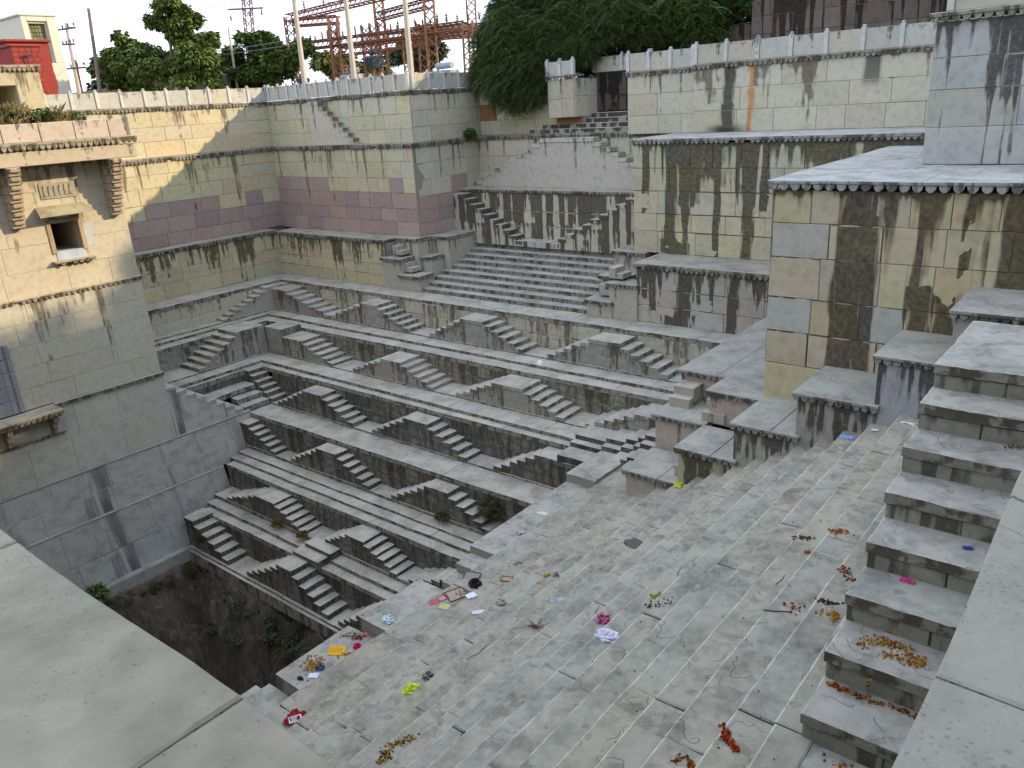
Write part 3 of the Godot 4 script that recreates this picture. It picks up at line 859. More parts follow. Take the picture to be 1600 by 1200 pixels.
func balustrade(label: String, axis: String, at: float, a0: float, a1: float, y0: float, n: int, tall := 0.42):
	var o := thing("balustrade", label, "parapet", apos(axis, at, (a0 + a1) / 2, y0), "slab balustrades round the tank")
	for i in n + 1:
		var c := lerpf(a0, a1, float(i) / n)
		var mb := mbx(o, M.slab, M.light)
		mb.ttint = jit(Color(0.52, 0.52, 0.50), 0.05); mb.tint = mb.ttint
		mb.sy = (y0 + 0.5) * S; mb.sh = 1.0
		abox(mb, axis, at, c - 0.045, c + 0.045, y0, y0 + tall + 0.03, -0.05, 0.06, 0.012)
		abox(mb, axis, at, c - 0.03, c + 0.03, y0 + tall + 0.03, y0 + tall + 0.08, -0.03, 0.045, 0.02)
		commit(mb, "post", o)
		if i < n:
			var d := lerpf(a0, a1, float(i + 1) / n)
			var q := mbx(o, M.slab, M.light)
			q.ttint = jit([Color(0.44, 0.435, 0.39), Color(0.43, 0.435, 0.40), Color(0.45, 0.425, 0.35)][rng.randi() % 3], 0.05); q.tint = q.ttint
			q.sy = (y0 + tall) * S; q.sh = 0.7
			abox(q, axis, at, c + 0.047, d - 0.047, y0, y0 + tall, -0.015, 0.05, 0.01)
			commit(q, "panel_slab", o)

func north_walls():
	# left (west) side above the terraces
	var o := wall("cream block wall above the left terraces, under the lower ledge", "v", -23.05, 8.0, 15.64, -4.97, -3.62, 3, 1.1, CREAM, M.medium, {"sl": 9.0})
	cornice(o, "v", -23.05, 8.0, 15.60, -3.50, 0.9)
	o = wall("tall left wall with mauve lower courses between the two ledges", "v", -23.5, 8.0, 16.32, -3.5, -1.02, 6, 0.95, CREAM, M.light, {"mauve": 2, "sl": 10.0})
	cornice(o, "v", -23.5, 8.0, 16.28, -0.92, 0.5)
	o = wall("sunlit upper left wall below the balustrade", "v", -23.6, 6.0, 16.42, -0.92, 0.36, 3, 0.95, CREAM, M.light, {"sl": 10.0})
	cornice(o, "v", -23.6, 6.0, 16.38, 0.48, 0.3, 0.06, 0.05)
	balustrade("pale slab balustrade along the top of the left wall", "v", -23.56, 8.2, 16.42, 0.485, 12)
	# north bastion beside the inner corner
	o = wall("cream block wall of the inner corner above the highest terrace", "x", 15.624, -23.1, -17.7, -4.97, -3.66, 4, 0.8, CREAM, M.medium, {"sl": 7.0})
	cornice(o, "x", 15.624, -23.0, -17.70, -3.55, 0.75)
	o = wall("north bastion wall with mauve lower courses between two ledges", "x", 16.3, -23.55, -16.93, -3.55, -1.02, 6, 0.72, MIXED, M.light, {"mauve": 3, "sl": 8.0})
	cornice(o, "x", 16.3, -23.45, -16.86, -0.92, 0.4)
	o = wall("upper north bastion wall with a narrow stair, below the balustrade", "x", 16.42, -23.64, -16.95, -0.92, 0.36, 3, 0.62, MIXED, M.light, {"sl": 8.0})
	cornice(o, "x", 16.42, -23.62, -16.88, 0.48, 0.3, 0.06, 0.05)
	balustrade("slab balustrade along the top of the north bastion", "x", 16.44, -23.42, -17.0, 0.485, 13)
	flight("narrow stair descending against the upper north bastion wall", "x", 16.2, 0.24, -0.90, 0.36, null, -21.2, -20.72, -19.25, 7, M.light, Color(0.3, 0.29, 0.25), "", Color(0.44, 0.41, 0.33))
	o = wall("side face of the north bastion with mauve lower courses, facing the broad stairs", "v", -16.93, 16.33, 19.2, -3.55, -1.02, 6, 0.7, PALE, M.light, {"mauve": 3})
	cornice(o, "v", -16.93, 16.25, 19.2, -0.92, 0.3)
	o = wall("upper side face of the north bastion, partly behind the hanging shrub", "v", -16.95, 16.45, 19.4, -0.92, 0.36, 3, 0.55, PALE, M.light)
	cornice(o, "v", -16.95, 16.4, 19.2, 0.48, 0.3, 0.06, 0.05)
	balustrade("slab balustrade above the bastion's side face, half under the shrub", "v", -16.97, 16.6, 19.1, 0.485, 4)
	# recess of the broad stairs
	var cs := MB.new(M.core, M.core)
	o = wall("black-and-white streaked wall at the head of the broad stairs", "x", 18.2, -17.2, -10.2, -3.95, -2.46, 3, 0.62, PALE, M.heavy, {"sl": 7.0})
	cornice(o, "x", 18.2, -17.2, -10.3, -2.37, 1.0, 0.06, 0.06, 0.04)
	flight("stair descending to the right across the black-streaked wall", "x", 17.8, 0.42, -3.9, -2.5, null, -17.05, -16.5, -14.35, 9, M.heavy, Color(0.42, 0.41, 0.37), "", Color(0.45, 0.42, 0.35))
	flight("stair climbing to the right across the black-streaked wall", "x", 17.8, 0.42, -3.9, -2.5, -13.35, -10.9, -10.3, null, 9, M.heavy, Color(0.42, 0.41, 0.37), "", Color(0.45, 0.42, 0.35))
	var ld := thing("stone_landing", "low pale landing slab between the two stairs on the streaked wall", "platform", P(-13.85, -3.9, 18))
	var mb := mbx(ld, M.slab, M.heavy); mb.ttint = Color(0.42, 0.41, 0.38); mb.tint = mb.ttint
	mb.box(-14.36, -13.34, -3.93, -3.75, 17.8, 18.2, 0.015); commit(mb, "slab", ld)
	o = wall("pale block wall with dark stains behind the upper double stair", "x", 19.15, -17.0, -10.0, -2.37, -1.02, 3, 0.8, PALE, M.light, {"sl": 7.0})
	cornice(o, "x", 19.15, -17.0, -9.9, -0.92, 0.6)
	flight("wide pale double stair under the upper ledge, left of the right-hand bastion", "x", 18.8, 0.36, -2.36, -1.04, -16.9, -14.3, -12.5, -10.2, 9, M.light, Color(0.42, 0.41, 0.36), "", Color(0.46, 0.435, 0.365))
	o = wall("wall of mixed cream and ochre blocks under the hanging shrub", "x", 19.35, -17.0, -13.2, -0.92, 0.36, 3, 0.62, MIXED + [Color(0.42, 0.33, 0.12), Color(0.30, 0.15, 0.08)], M.light)
	cornice(o, "x", 19.35, -17.0, -14.1, 0.48, 0.3, 0.06, 0.05)
	o = wall("square pier of cream and faint pink blocks left of the dark doorway wall", "x", 19.0, -14.1, -13.22, -0.5, 0.5, 2, 0.5, [Color(0.43, 0.375, 0.31), Color(0.42, 0.395, 0.32)], M.light, {"name": "stone_pier"})
	cornice(o, "x", 19.0, -14.15, -13.2, 0.6, 0.5, 0.05, 0.05, 0.06)
	wall("east flank of the pier beside the dark doorway wall", "v", -13.2, 19.02, 20.2, -0.5, 0.5, 2, 0.6, PALE, M.light, {"name": "stone_pier"})
	balustrade("short balustrade on the pier, under the shrub", "x", 19.02, -14.1, -13.25, 0.605, 2, 0.35)
	wall("black-stained end wall at the top of the small steps", "x", 20.1, -13.3, -11.4, -0.4, 0.62, 2, 0.9, [Color(0.10, 0.085, 0.075)], M.heavy)
	balustrade("pale balustrade above the black-stained end wall", "x", 20.15, -13.3, -11.5, 0.625, 2, 0.4)
	var gs := thing("small_steps", "four worn dark-edged steps rising to the black-stained wall", "steps", P(-12.7, -0.9, 19.5))
	for i in 4:
		var q := mbx(gs, M.slab, M.heavy); q.ttint = jit(Color(0.38, 0.37, 0.33)); q.tint = Color(0.3, 0.28, 0.25)
		q.sy = (-0.78 + i * 0.125) * S; q.sh = 0.25; q.su = rr(0, 5)
		q.box(-14.9 + i * 0.32, -11.45 - (0.12 if i else -0.12), -0.93, -0.8 + i * 0.125, 19.1 + i * 0.22, 20.1, 0.02)
		commit(q, "step", gs)
	# broad stairs
	var bs := thing("broad_stairs", "broad flight of nine dark worn steps between the two stepped plinths", "stairs", P(-13.5, -4.97, 16.8))
	for i in 9:
		var y := -4.969 + (i + 1) * 0.1155
		var v := 15.62 + i * 0.285
		var a := -16.35
		while a < -10.55:
			var b := minf(a + rr(1.0, 1.9), -10.5)
			if -10.5 - b < 0.4: b = -10.5
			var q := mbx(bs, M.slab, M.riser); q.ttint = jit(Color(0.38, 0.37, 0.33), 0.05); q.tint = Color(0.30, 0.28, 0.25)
			q.sy = y * S + 0.02; q.sh = 0.22; q.su = rr(0, 6)
			q.box(a + 0.002, b - 0.002, y - 0.2, y, v, v + 0.34 + (0.4 if i == 8 else 0.0), 0.018)
			commit(q, "step", bs)
			a = b
	# stepped plinths left and right of the broad stairs
	for p in [["lowest left", -17.12, -16.32, 15.46, 16.1, -4.5], ["middle left", -17.84, -17.02, 15.48, 16.1, -4.05], ["middle left rear", -17.35, -16.4, 16.08, 16.66, -4.05], ["upper left", -17.9, -16.82, 16.0, 16.66, -3.55], ["upper left rear", -17.18, -16.18, 16.62, 18.2, -3.55],
		["lowest right", -10.62, -9.92, 15.46, 16.1, -4.55], ["middle right", -10.02, -9.26, 15.5, 16.1, -4.10], ["middle right rear", -10.65, -9.9, 16.12, 16.7, -4.10], ["upper right rear", -10.62, -9.7, 16.7, 17.6, -3.6]]:
		plinth("%s stepped plinth with scalloped lip beside the broad stairs" % p[0], p[1], p[2], p[3], p[4], -4.97, p[5], M.light, "stepped plinths of the broad stairs")
	var sbl := ["upper left plinth front", "lowest left plinth", "upper right plinth front", "far right plinth", "lowest right plinth"]
	for b in [[-17.35, 15.6, -3.99], [-16.95, 15.55, -4.45], [-9.95, 15.62, -4.05], [-9.2, 15.6, -3.98], [-10.3, 15.7, -4.5]]:
		var q := thing("step_block", "small two-step block on a plinth at x of the broad stairs", "steps", P(b[0], b[2], b[1]), "small two-step blocks on the plinths")
		q.set_meta("label", "small two-step stone block on the %s beside the broad stairs" % sbl[0])
		sbl.pop_front()
		for k in 2:
			var m2 := mbx(q, M.slab, M.light); m2.sy = b[2] * S + 1.0; m2.ttint = jit(TREAD); m2.tint = Color(0.36, 0.35, 0.31)
			m2.box(b[0] - 0.16 + 0.0 * k, b[0] + 0.22 - 0.18 * k, b[2], b[2] + 0.13 + 0.13 * k, b[1] + 0.1, b[1] + 0.5, 0.015)
			commit(m2, "step", q)

func plinth(label: String, x0: float, x1: float, v0: float, v1: float, y0: float, y1: float, m: Material, group := "", tint := Color(0.39, 0.36, 0.30)):
	var o := thing("plinth", label, "platform", P((x0 + x1) / 2, y0, (v0 + v1) / 2), group)
	var mb := mbx(o, m, m); mb.tint = jit(tint, 0.06); mb.ttint = mb.tint
	mb.sy = (y1 - 0.06) * S; mb.sh = maxf(0.8, (y1 - y0) * S); mb.su = rr(0, 6)
	var n := maxi(1, int((x1 - x0) / 0.7))
	for i in n:
		mb.box(lerpf(x0, x1, float(i) / n) + 0.002, lerpf(x0, x1, (i + 1.0) / n) - 0.002, y0, y1 - 0.06, v0 + 0.06, v1, 0.01)
	commit(mb, "body", o)
	cornice(o, "x", v0 + 0.06, x0 - 0.05, x1 + 0.02, y1, v1 - v0 - 0.06, 0.07, 0.05, 0.06, Color(0.37, 0.36, 0.32), 0.1, 0.8)
	cornice_side(o, x1, v0 + 0.06, v1, y1)

func cornice_side(o: Node3D, x: float, v0: float, v1: float, y: float):
	var q := mbx(o, M.riser, M.riser); q.tint = Color(0.33, 0.31, 0.27); q.ttint = q.tint
	var n := maxi(2, int((v1 - v0) / 0.1))
	for i in n:
		var c := lerpf(v0, v1, (i + 0.5) / n)
		q.box(x, x + 0.05, y - 0.11, y - 0.052, c - 0.035, c + 0.035, 0.025)
	commit(q, "scalloped_drops", o).set_meta("kind", "stuff")

func north_east_bastion():
	var o := wall("pale lower wall of the right-hand bastion with two wide dark stains", "x", 15.624, -9.3, -4.9, -4.97, -3.72, 3, 0.85, [Color(0.41, 0.36, 0.31), Color(0.40, 0.37, 0.32), Color(0.40, 0.385, 0.34)], M.nebl, {"sl": 7.04, "su": -9.3})
	cornice(o, "x", 15.624, -9.37, -4.9, -3.6, 1.2)
	o = wall("right-hand bastion wall with heavy black streaks under its ledge", "x", 16.8, -10.06, -3.0, -3.6, -1.10, 5, 0.78, MIXED, M.neb, {"sl": 11.3, "su": -10.06})
	cornice(o, "x", 16.8, -10.12, -3.0, -0.985, 2.4, 0.07, 0.07, 0.06, Color(0.42, 0.41, 0.38))
	o = wall("long upper right wall with a bright orange rust streak", "x", 18.66, -9.5, -2.0, -0.985, 0.47, 3, 0.95, PALE + [Color(0.41, 0.38, 0.29)], M.rust, {"sl": 12.0, "su": -9.5})
	cornice(o, "x", 18.66, -9.5, -2.0, 0.57, 0.3, 0.06, 0.05)
	balustrade("pale slab balustrade above the rust-streaked wall", "x", 18.68, -9.45, -2.6, 0.575, 9)
	o = wall("set-back upper wall piece between the small steps and the rust-streaked wall", "x", 18.8, -11.42, -9.5, -0.985, 0.44, 3, 0.85, PALE, M.light)
	cornice(o, "x", 18.8, -11.45, -9.5, 0.53, 0.3, 0.06, 0.05)
	balustrade("pale slab balustrade above the set-back wall piece", "x", 18.82, -11.4, -9.6, 0.535, 3)
	wall("tall dark stained rubble retaining wall behind the balustrade on the right", "x", 22.0, -13.2, -9.4, 0.2, 1.6, 3, 1.6, [Color(0.12, 0.10, 0.09), Color(0.15, 0.12, 0.10)], M.bold, {"name": "rubble_wall"})
	wall("higher dark rubble wall at the top right behind the balustrade", "x", 21.9, -9.5, 1.0, 0.2, 2.15, 4, 1.6, [Color(0.13, 0.105, 0.09), Color(0.16, 0.13, 0.11)], M.bold, {"name": "rubble_wall"})

# E stairs: tread left edge x, y
const ET := [[-6.889, -6.2], [-6.394, -6.1], [-6.073, -6.0], [-5.827, -5.888], [-5.497, -5.719], [-5.17, -5.55], [-4.857, -5.382], [-4.573, -5.213], [-4.275, -5.044], [-3.98, -4.875], [-3.697, -4.706], [-3.404, -4.538], [-3.109, -4.369], [-2.814, -4.2], [-2.504, -4.031], [-2.195, -3.862], [-1.889, -3.694], [-1.56, -3.525], [-1.269, -3.356]]

func east_stairs():
	var o := thing("great_stairs", "great flight of broad worn stone steps descending to the left, scattered with litter", "stairs", P(-4, -6.2, 6))
	for i in ET.size():
		var x0: float = ET[i][0]
		var y: float = ET[i][1]
		var x1: float = ET[i + 1][0] if i + 1 < ET.size() else -1.1
		var vend := 9.9
		if i == 0: vend = 11.3
		elif i < 3: vend = 10.8 if x0 < -6.2 else 9.9
		var a := 0.3
		while a < vend - 0.001:
			var b := a + rr(0.8, 1.9)
			if vend - b < 0.6: b = vend
			var mb := mbx(o, M.pave, M.riser)
			mb.ttint = jit([Color(0.345, 0.325, 0.270), Color(0.338, 0.322, 0.272), Color(0.35, 0.325, 0.265), Color(0.33, 0.316, 0.268)][rng.randi() % 4], 0.05)
			mb.tint = Color(0.34, 0.33, 0.29)
			mb.sy = y * S; mb.sh = 0.35
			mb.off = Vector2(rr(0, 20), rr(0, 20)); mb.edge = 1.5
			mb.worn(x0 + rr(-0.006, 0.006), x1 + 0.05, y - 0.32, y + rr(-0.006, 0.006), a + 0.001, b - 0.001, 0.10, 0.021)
			commit(mb, "tread_slab", o)
			a = b
	# landings at the foot of the stairs, stepping down towards the near end
	var q := thing("lower_landings", "pale stone landings stepping down along the foot of the great stairs", "platform", P(-7.4, -6.5, 6))
	for s in [[-7.482, -6.88, -6.3, 7.61, 10.15], [-7.482, -6.88, -6.14, 10.15, 11.0], [-7.465, -6.88, -6.43, 7.26, 7.61], [-7.455, -6.88, -6.56, 6.94, 7.26], [-7.957, -6.88, -6.7, 5.78, 6.94], [-8.254, -6.88, -6.95, 4.52, 5.78], [-8.45, -7.6, -7.2, 0.3, 4.52], [-8.72, -8.45, -7.32, 0.3, 4.47], [-7.6, -6.88, -7.06, 0.3, 4.52]]:
		var a: float = s[3]
		while a < s[4] - 0.001:
			var b := a + rr(0.7, 1.2)
			if s[4] - b < 0.45: b = s[4]
			var mb := mbx(q, M.pave, M.damp)
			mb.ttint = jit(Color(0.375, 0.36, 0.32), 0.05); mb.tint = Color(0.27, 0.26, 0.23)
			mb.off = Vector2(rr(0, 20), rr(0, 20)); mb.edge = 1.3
			mb.sy = s[2] * S; mb.sh = 0.6
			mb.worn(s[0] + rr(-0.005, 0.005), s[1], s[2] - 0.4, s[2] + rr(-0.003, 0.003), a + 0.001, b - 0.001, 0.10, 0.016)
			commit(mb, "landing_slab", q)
			a = b
	for s in [[-7.45, -6.9, -6.75, 6.96, 11.0], [-7.92, -6.9, -7.05, 5.8, 6.92], [-8.22, -6.9, -7.3, 4.54, 5.76], [-8.68, -6.9, -7.66, 0.3, 4.45]]:
		var mb := mbx(q, M.damp, M.damp)
		mb.tint = Color(0.27, 0.26, 0.23); mb.ttint = mb.tint; mb.sy = -6.5 * S; mb.sh = 9.0
		mb.box(s[0], s[1], -12.6, s[2], s[3], s[4], 0.0)
		commit(mb, "landing_body", q)
	# side stair on the right
	var t := thing("side_stairs", "steep side stairs of thick two-course steps along the right parapet", "stairs", P(-0.6, -3, 5))
	for j in range(-2, 8):
		var y := -3.189 + 0.1867 * j
		var v := 3.558 + 0.3317 * j
		var mb := mbx(t, M.pave, M.riser)
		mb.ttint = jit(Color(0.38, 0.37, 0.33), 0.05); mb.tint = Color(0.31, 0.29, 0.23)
		mb.off = Vector2(rr(0, 20), rr(0, 20))
		mb.sy = y * S; mb.sh = 0.32; mb.su = rr(0, 5)
		mb.edge = 1.15
		mb.worn(-1.125, 0.35, y - 0.075, y + rr(-0.003, 0.003), v, v + (0.40 if j < 7 else 1.25), 0.06, 0.018)
		commit(mb, "tread_slab", t)
		var a := -1.12
		while a < 0.35:
			var b := minf(a + rr(0.35, 0.8), 0.36)
			var c := mbx(t, M.riser, M.riser)
			c.tint = jit(Color(0.34, 0.33, 0.26), 0.08); c.ttint = c.tint
			c.sy = y * S; c.sh = 0.32; c.su = rr(0, 6)
			c.box(a + 0.002, b - 0.002, y - 0.6, y - 0.08, v + 0.014 + rr(0, 0.008), v + 0.3, 0.012)
			commit(c, "riser_block", t)
			a = b

func east_bastions():
	# benches climbing beside the great stairs
	var kin := ["lowest", "second", "third", "fourth", "fifth", "highest"]
	var B := [[-7.67, -6.94, -6.5], [-6.53, -6.2, -5.4], [-5.45, -5.48, -4.35], [-4.38, -4.72, -3.3], [-3.2, -3.91, -2.4], [-2.25, -3.1, 0.4]]
	for i in 6:
		var x0: float = B[i][0] * 0.8
		var y1: float = B[i][1] * 0.8
		var x1: float = (B[i + 1][0] * 0.8 if i < 5 else 0.5)
		var vend := 10.75 if i < 2 else 11.02
		plinth("%s stepped bench along the far end of the great stairs" % kin[i], x0 + 0.06, x1 + 0.12, 9.76, vend, y1 - 1.3, y1, M.medium if i else M.light, "stepped benches beside the great stairs", [Color(0.42, 0.36, 0.30), Color(0.40, 0.37, 0.26), Color(0.36, 0.34, 0.29), Color(0.34, 0.32, 0.28), Color(0.35, 0.36, 0.36), Color(0.34, 0.33, 0.30)][i])
	plinth("left rear bench with grass at its foot, left of the big bastion", -6.10, -5.2, 10.74, 15.6, -6.3, -4.95, M.light, "stepped benches beside the great stairs", Color(0.42, 0.36, 0.29))
	plinth("upper rear deck bench with salmon front, left of the big bastion", -6.11, -4.3, 11.66, 15.6, -5.0, -4.455, M.light, "stepped benches beside the great stairs", Color(0.44, 0.34, 0.27))
	plinth("middle rear bench joining the third bench and the rear deck", -5.20, -4.3, 10.86, 11.7, -5.0, -4.42, M.light, "stepped benches beside the great stairs", Color(0.43, 0.35, 0.28))
	var sb2 := ["lowest and second benches", "left rear and middle rear benches", "left rear bench and rear deck"]
	for b in [[-5.30, 10.0, -5.552], [-5.28, 10.86, -4.96], [-6.05, 11.2, -4.96]]:
		var q := thing("step_block", "small two-step stone block between the %s" % sb2[0], "steps", P(b[0], b[2], b[1]), "small two-step blocks between the benches")
		sb2.pop_front()
		for k in 2:
			var m2 := mbx(q, M.slab, M.light); m2.sy = b[2] * S + 1.0; m2.ttint = jit(TREAD); m2.tint = Color(0.38, 0.35, 0.29)
			m2.box(b[0] - 0.02 + 0.0 * k, b[0] + 0.36, b[2], b[2] + 0.17 + 0.15 * k, b[1] + 0.16 * k, b[1] + 0.5, 0.015)
			commit(m2, "step", q)
	var o := wall("big near bastion wall with ochre and blue-grey blocks and broad black stains", "x", 11.0, -4.37, 1.2, -4.42, -1.36, 6, 0.72, BOLD + [Color(0.42, 0.45, 0.45)], M.big, {"sl": 8.9, "su": -4.37})
	cornice(o, "x", 11.0, -4.42, 1.2, -1.22, 0.9, 0.09, 0.05, 0.09, Color(0.44, 0.44, 0.42), 0.15, 1.2)
	var dk := Node3D.new(); dk.name = "paved_deck_001"; add_child(dk); dk.position = P(-2, -1.3, 13)
	tag(dk, "", "", "", "structure")
	for r in 5:
		strip(dk, "x", 11.9 + r * 1.0, -4.44, 1.2, -1.224, 0.995, 0.12, 1.3, Color(0.46, 0.46, 0.44), M.pave)
	var fill := MB.new(M.core, M.core); fill.org = P(-2, -4, 14)
	fill.box(-4.34, 1.2, -4.4, -1.36, 11.5, 16.78, 0.0)
	tag(commit(fill, "bastion_core"), "", "", "", "structure")
	o = wall("tall grey corner wall at the upper right with flaking render", "x", 13.1, -3.0, 1.4, -1.22, 0.68, 4, 1.0, [Color(0.40, 0.395, 0.375), Color(0.41, 0.39, 0.34), Color(0.39, 0.395, 0.39)], M.medium, {"sl": 6.0, "depth": 4.0})
	cornice(o, "x", 13.1, -3.08, 1.4, 0.80, 1.0, 0.1, 0.06, 0.07, Color(0.40, 0.38, 0.32), 0.13)
	balustrade("pale balustrade on the corner wall at the upper right", "x", 13.14, -2.85, 1.3, 0.805, 4)

func parapets():
	# parapets under the camera
	var o := thing("parapet", "broad smooth stone parapet slab across the lower left foreground", "parapet", P(-2.5, -0.5, -0.3))
	var xs := [-12.0, -6.0, -2.6, -1.10, -0.59, 0.9]
	for i in 5:
		var mb := mbx(o, M.cope, M.plaster)
		mb.ttint = jit(Color(0.295, 0.274, 0.215), 0.03); mb.tint = Color(0.30, 0.28, 0.24)
		mb.off = Vector2(rr(0, 20), rr(0, 20))
		mb.worn(xs[i] + 0.0006, xs[i + 1] - 0.0006, -0.62, -0.5 + [0.0, 0.0, 0.0006, 0.0, -0.0008][i], -0.6, 0.287, 0.035, 0.006)
		commit(mb, "coping_slab", o)
	var w := mbx(o, M.plaster, M.plaster); w.tint = Color(0.34, 0.32, 0.28); w.ttint = w.tint
	w.box(-19.0, 0.9, -12.0, -0.61, -0.55, 0.25, 0.0)
	commit(w, "wall_body", o)
	var r := thing("parapet", "broad stone parapet slab at the lower right edge beside the side stairs", "parapet", P(0.4, -0.5, 2))
	var vs := [0.29, 0.665, 1.6, 2.8, 4.2, 5.8, 7.4]
	for i in 6:
		var mb := mbx(r, M.cope, M.plaster)
		mb.ttint = jit(Color(0.27, 0.256, 0.218), 0.03); mb.tint = Color(0.30, 0.28, 0.24)
		mb.off = Vector2(rr(0, 20), rr(0, 20))
		mb.worn(-0.0985, 0.9, -0.62, -0.5 + rr(-0.0005, 0.0005), vs[i] + 0.0006, vs[i + 1] - 0.0006, 0.035, 0.006)
		commit(mb, "coping_slab", r)
	var w2 := mbx(r, M.plaster, M.plaster); w2.tint = Color(0.34, 0.32, 0.28); w2.ttint = w2.tint
	w2.box(-0.05, 0.88, -6.0, -0.61, 0.3, 7.4, 0.0)
	commit(w2, "wall_body", r)
	var f := MB.new(M.pave, M.pave); f.ttint = Color(0.38, 0.36, 0.32); f.org = P(0, -1, -3)
	f.box(-23.8, 3.0, -1.3, -1.0, -1.3, -0.6, 0.0)
	tag(commit(f, "pavement"), "", "", "", "structure")

func pit():
	var n := FastNoiseLite.new(); n.seed = 9; n.frequency = 0.22; n.fractal_octaves = 5
	var n2 := FastNoiseLite.new(); n2.seed = 10; n2.frequency = 0.6; n2.fractal_octaves = 3
	var mb := MB.new(M.rock, M.rock)
	mb.org = P(-13, -11, 5)
	var x0 := -17.85; var x1 := -8.1; var v0 := 0.2; var v1 := 8.15
	var nx := 170; var nv := 140
	var pts := []
	for j in nv + 1:
		var row := []
		for i in nx + 1:
			var x := lerpf(x0, x1, float(i) / nx); var v := lerpf(v0, v1, float(j) / nv)
			var d := minf(minf((x - x0) * 0.55, (v1 - v) * 1.0), (x1 - x) * 0.5)
			d += n.get_noise_2d(x * 1.6, v * 1.6) * 0.55
			var t := clampf(d / 1.55, 0.0, 1.0)
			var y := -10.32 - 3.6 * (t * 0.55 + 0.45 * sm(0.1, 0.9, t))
			var lay := fposmod(y * 5.0 + n.get_noise_2d(x, v) * 1.2 + x * 0.35, 1.0)
			y += (lay - 0.5) * 0.22 * (1.0 if t > 0.02 else 0.0) + n2.get_noise_2d(x * 3, v * 3) * 0.22 + n.get_noise_2d(x * 2 + 9, v * 2) * 0.5 * t
			if d < 0.0: y = -10.30 + n2.get_noise_2d(x * 3, v * 3) * 0.04
			row.append(Vector3(x + n2.get_noise_2d(x * 2 + 40, v * 2) * 0.1, y, v + n2.get_noise_2d(x * 2, v * 2 + 70) * 0.1))
		pts.append(row)
	for j in nv:
		for i in nx:
			var a: Vector3 = pts[j][i]; var b: Vector3 = pts[j][i + 1]; var c: Vector3 = pts[j + 1][i + 1]; var d: Vector3 = pts[j + 1][i]
			var k := 0.5 + 0.5 * n2.get_noise_2d(a.x * 5, a.y * 9)
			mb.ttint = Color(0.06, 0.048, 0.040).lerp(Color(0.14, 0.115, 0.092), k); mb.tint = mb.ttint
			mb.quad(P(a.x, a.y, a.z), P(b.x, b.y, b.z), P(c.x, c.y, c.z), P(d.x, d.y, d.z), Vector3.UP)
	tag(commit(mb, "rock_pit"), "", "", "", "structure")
	var r := thing("fallen_slab", "large brown earth-covered rock slab at the near end of the pit", "rock", P(-9.3, -11.5, 4))
	var q := mbx(r, M.rock, M.rock); q.ttint = Color(0.20, 0.17, 0.13); q.tint = q.ttint
	var ring := []
	for i in 9:
		var t := TAU * i / 9.0
		ring.append(P(-9.7 + cos(t) * (0.95 + rr(-0.15, 0.15)), -11.35 + 0.12 * cos(t), 3.9 + sin(t) * (0.75 + rr(-0.12, 0.12))))
	var cc := P(-9.7, -11.22, 3.9)
	for i in 9:
		var a: Vector3 = ring[i]; var b: Vector3 = ring[(i + 1) % 9]
		q.tri(cc, a, b, Vector3.UP)
		q.quad(a, b, b * Vector3(1, 1, 1) + Vector3(0, -2.2, 0), a + Vector3(0, -2.2, 0), (a + b) * 0.5 - cc)
	commit(q, "slab", r)

func lattice(mb: MB, a: Vector3, b: Vector3, w: float, r: float, panel: float):
	var d := (b - a).normalized()
	var u := d.cross(Vector3(0.3, 0.2, 1).normalized()).normalized()
	if absf(d.y) > 0.8: u = Vector3(0.8, 0, -0.6)
	var t := d.cross(u).normalized()
	var cs := [u + t, u - t, -u - t, -u + t]
	for c in cs:
		mb.tube(a + c * w * 0.5, b + c * w * 0.5, r, r, 4)
	var n := maxi(1, int((b - a).length() / panel))
	for i in n:
		var p := a.lerp(b, float(i) / n); var q := a.lerp(b, (i + 1.0) / n)
		for k in 4:
			var c0: Vector3 = cs[k] * w * 0.5; var c1: Vector3 = cs[(k + 1) % 4] * w * 0.5
			mb.tube(p + c0, q + c1, r * 0.7, r * 0.7, 4)
			if k % 2 == 0: mb.tube(p + c1, q + c0, r * 0.7, r * 0.7, 4)

func vmb(o: Node3D, c: Color) -> MB:
	var mb := MB.new(M.mesh, M.mesh)
	mb.org = o.position; mb.tint = c; mb.ttint = c
	return mb

func insul(o: Node3D, p: Vector3, h: float, c := Color(0.10, 0.07, 0.06)):
	var mb := vmb(o, c)
	mb.tube(p, p + Vector3(0, h, 0), 0.06, 0.05, 6)
	for k in 3:
		mb.tube(p + Vector3(0, h * (0.25 + 0.22 * k), 0), p + Vector3(0, h * (0.33 + 0.22 * k), 0), 0.14, 0.10, 7)
	commit(mb, "insulator", o)

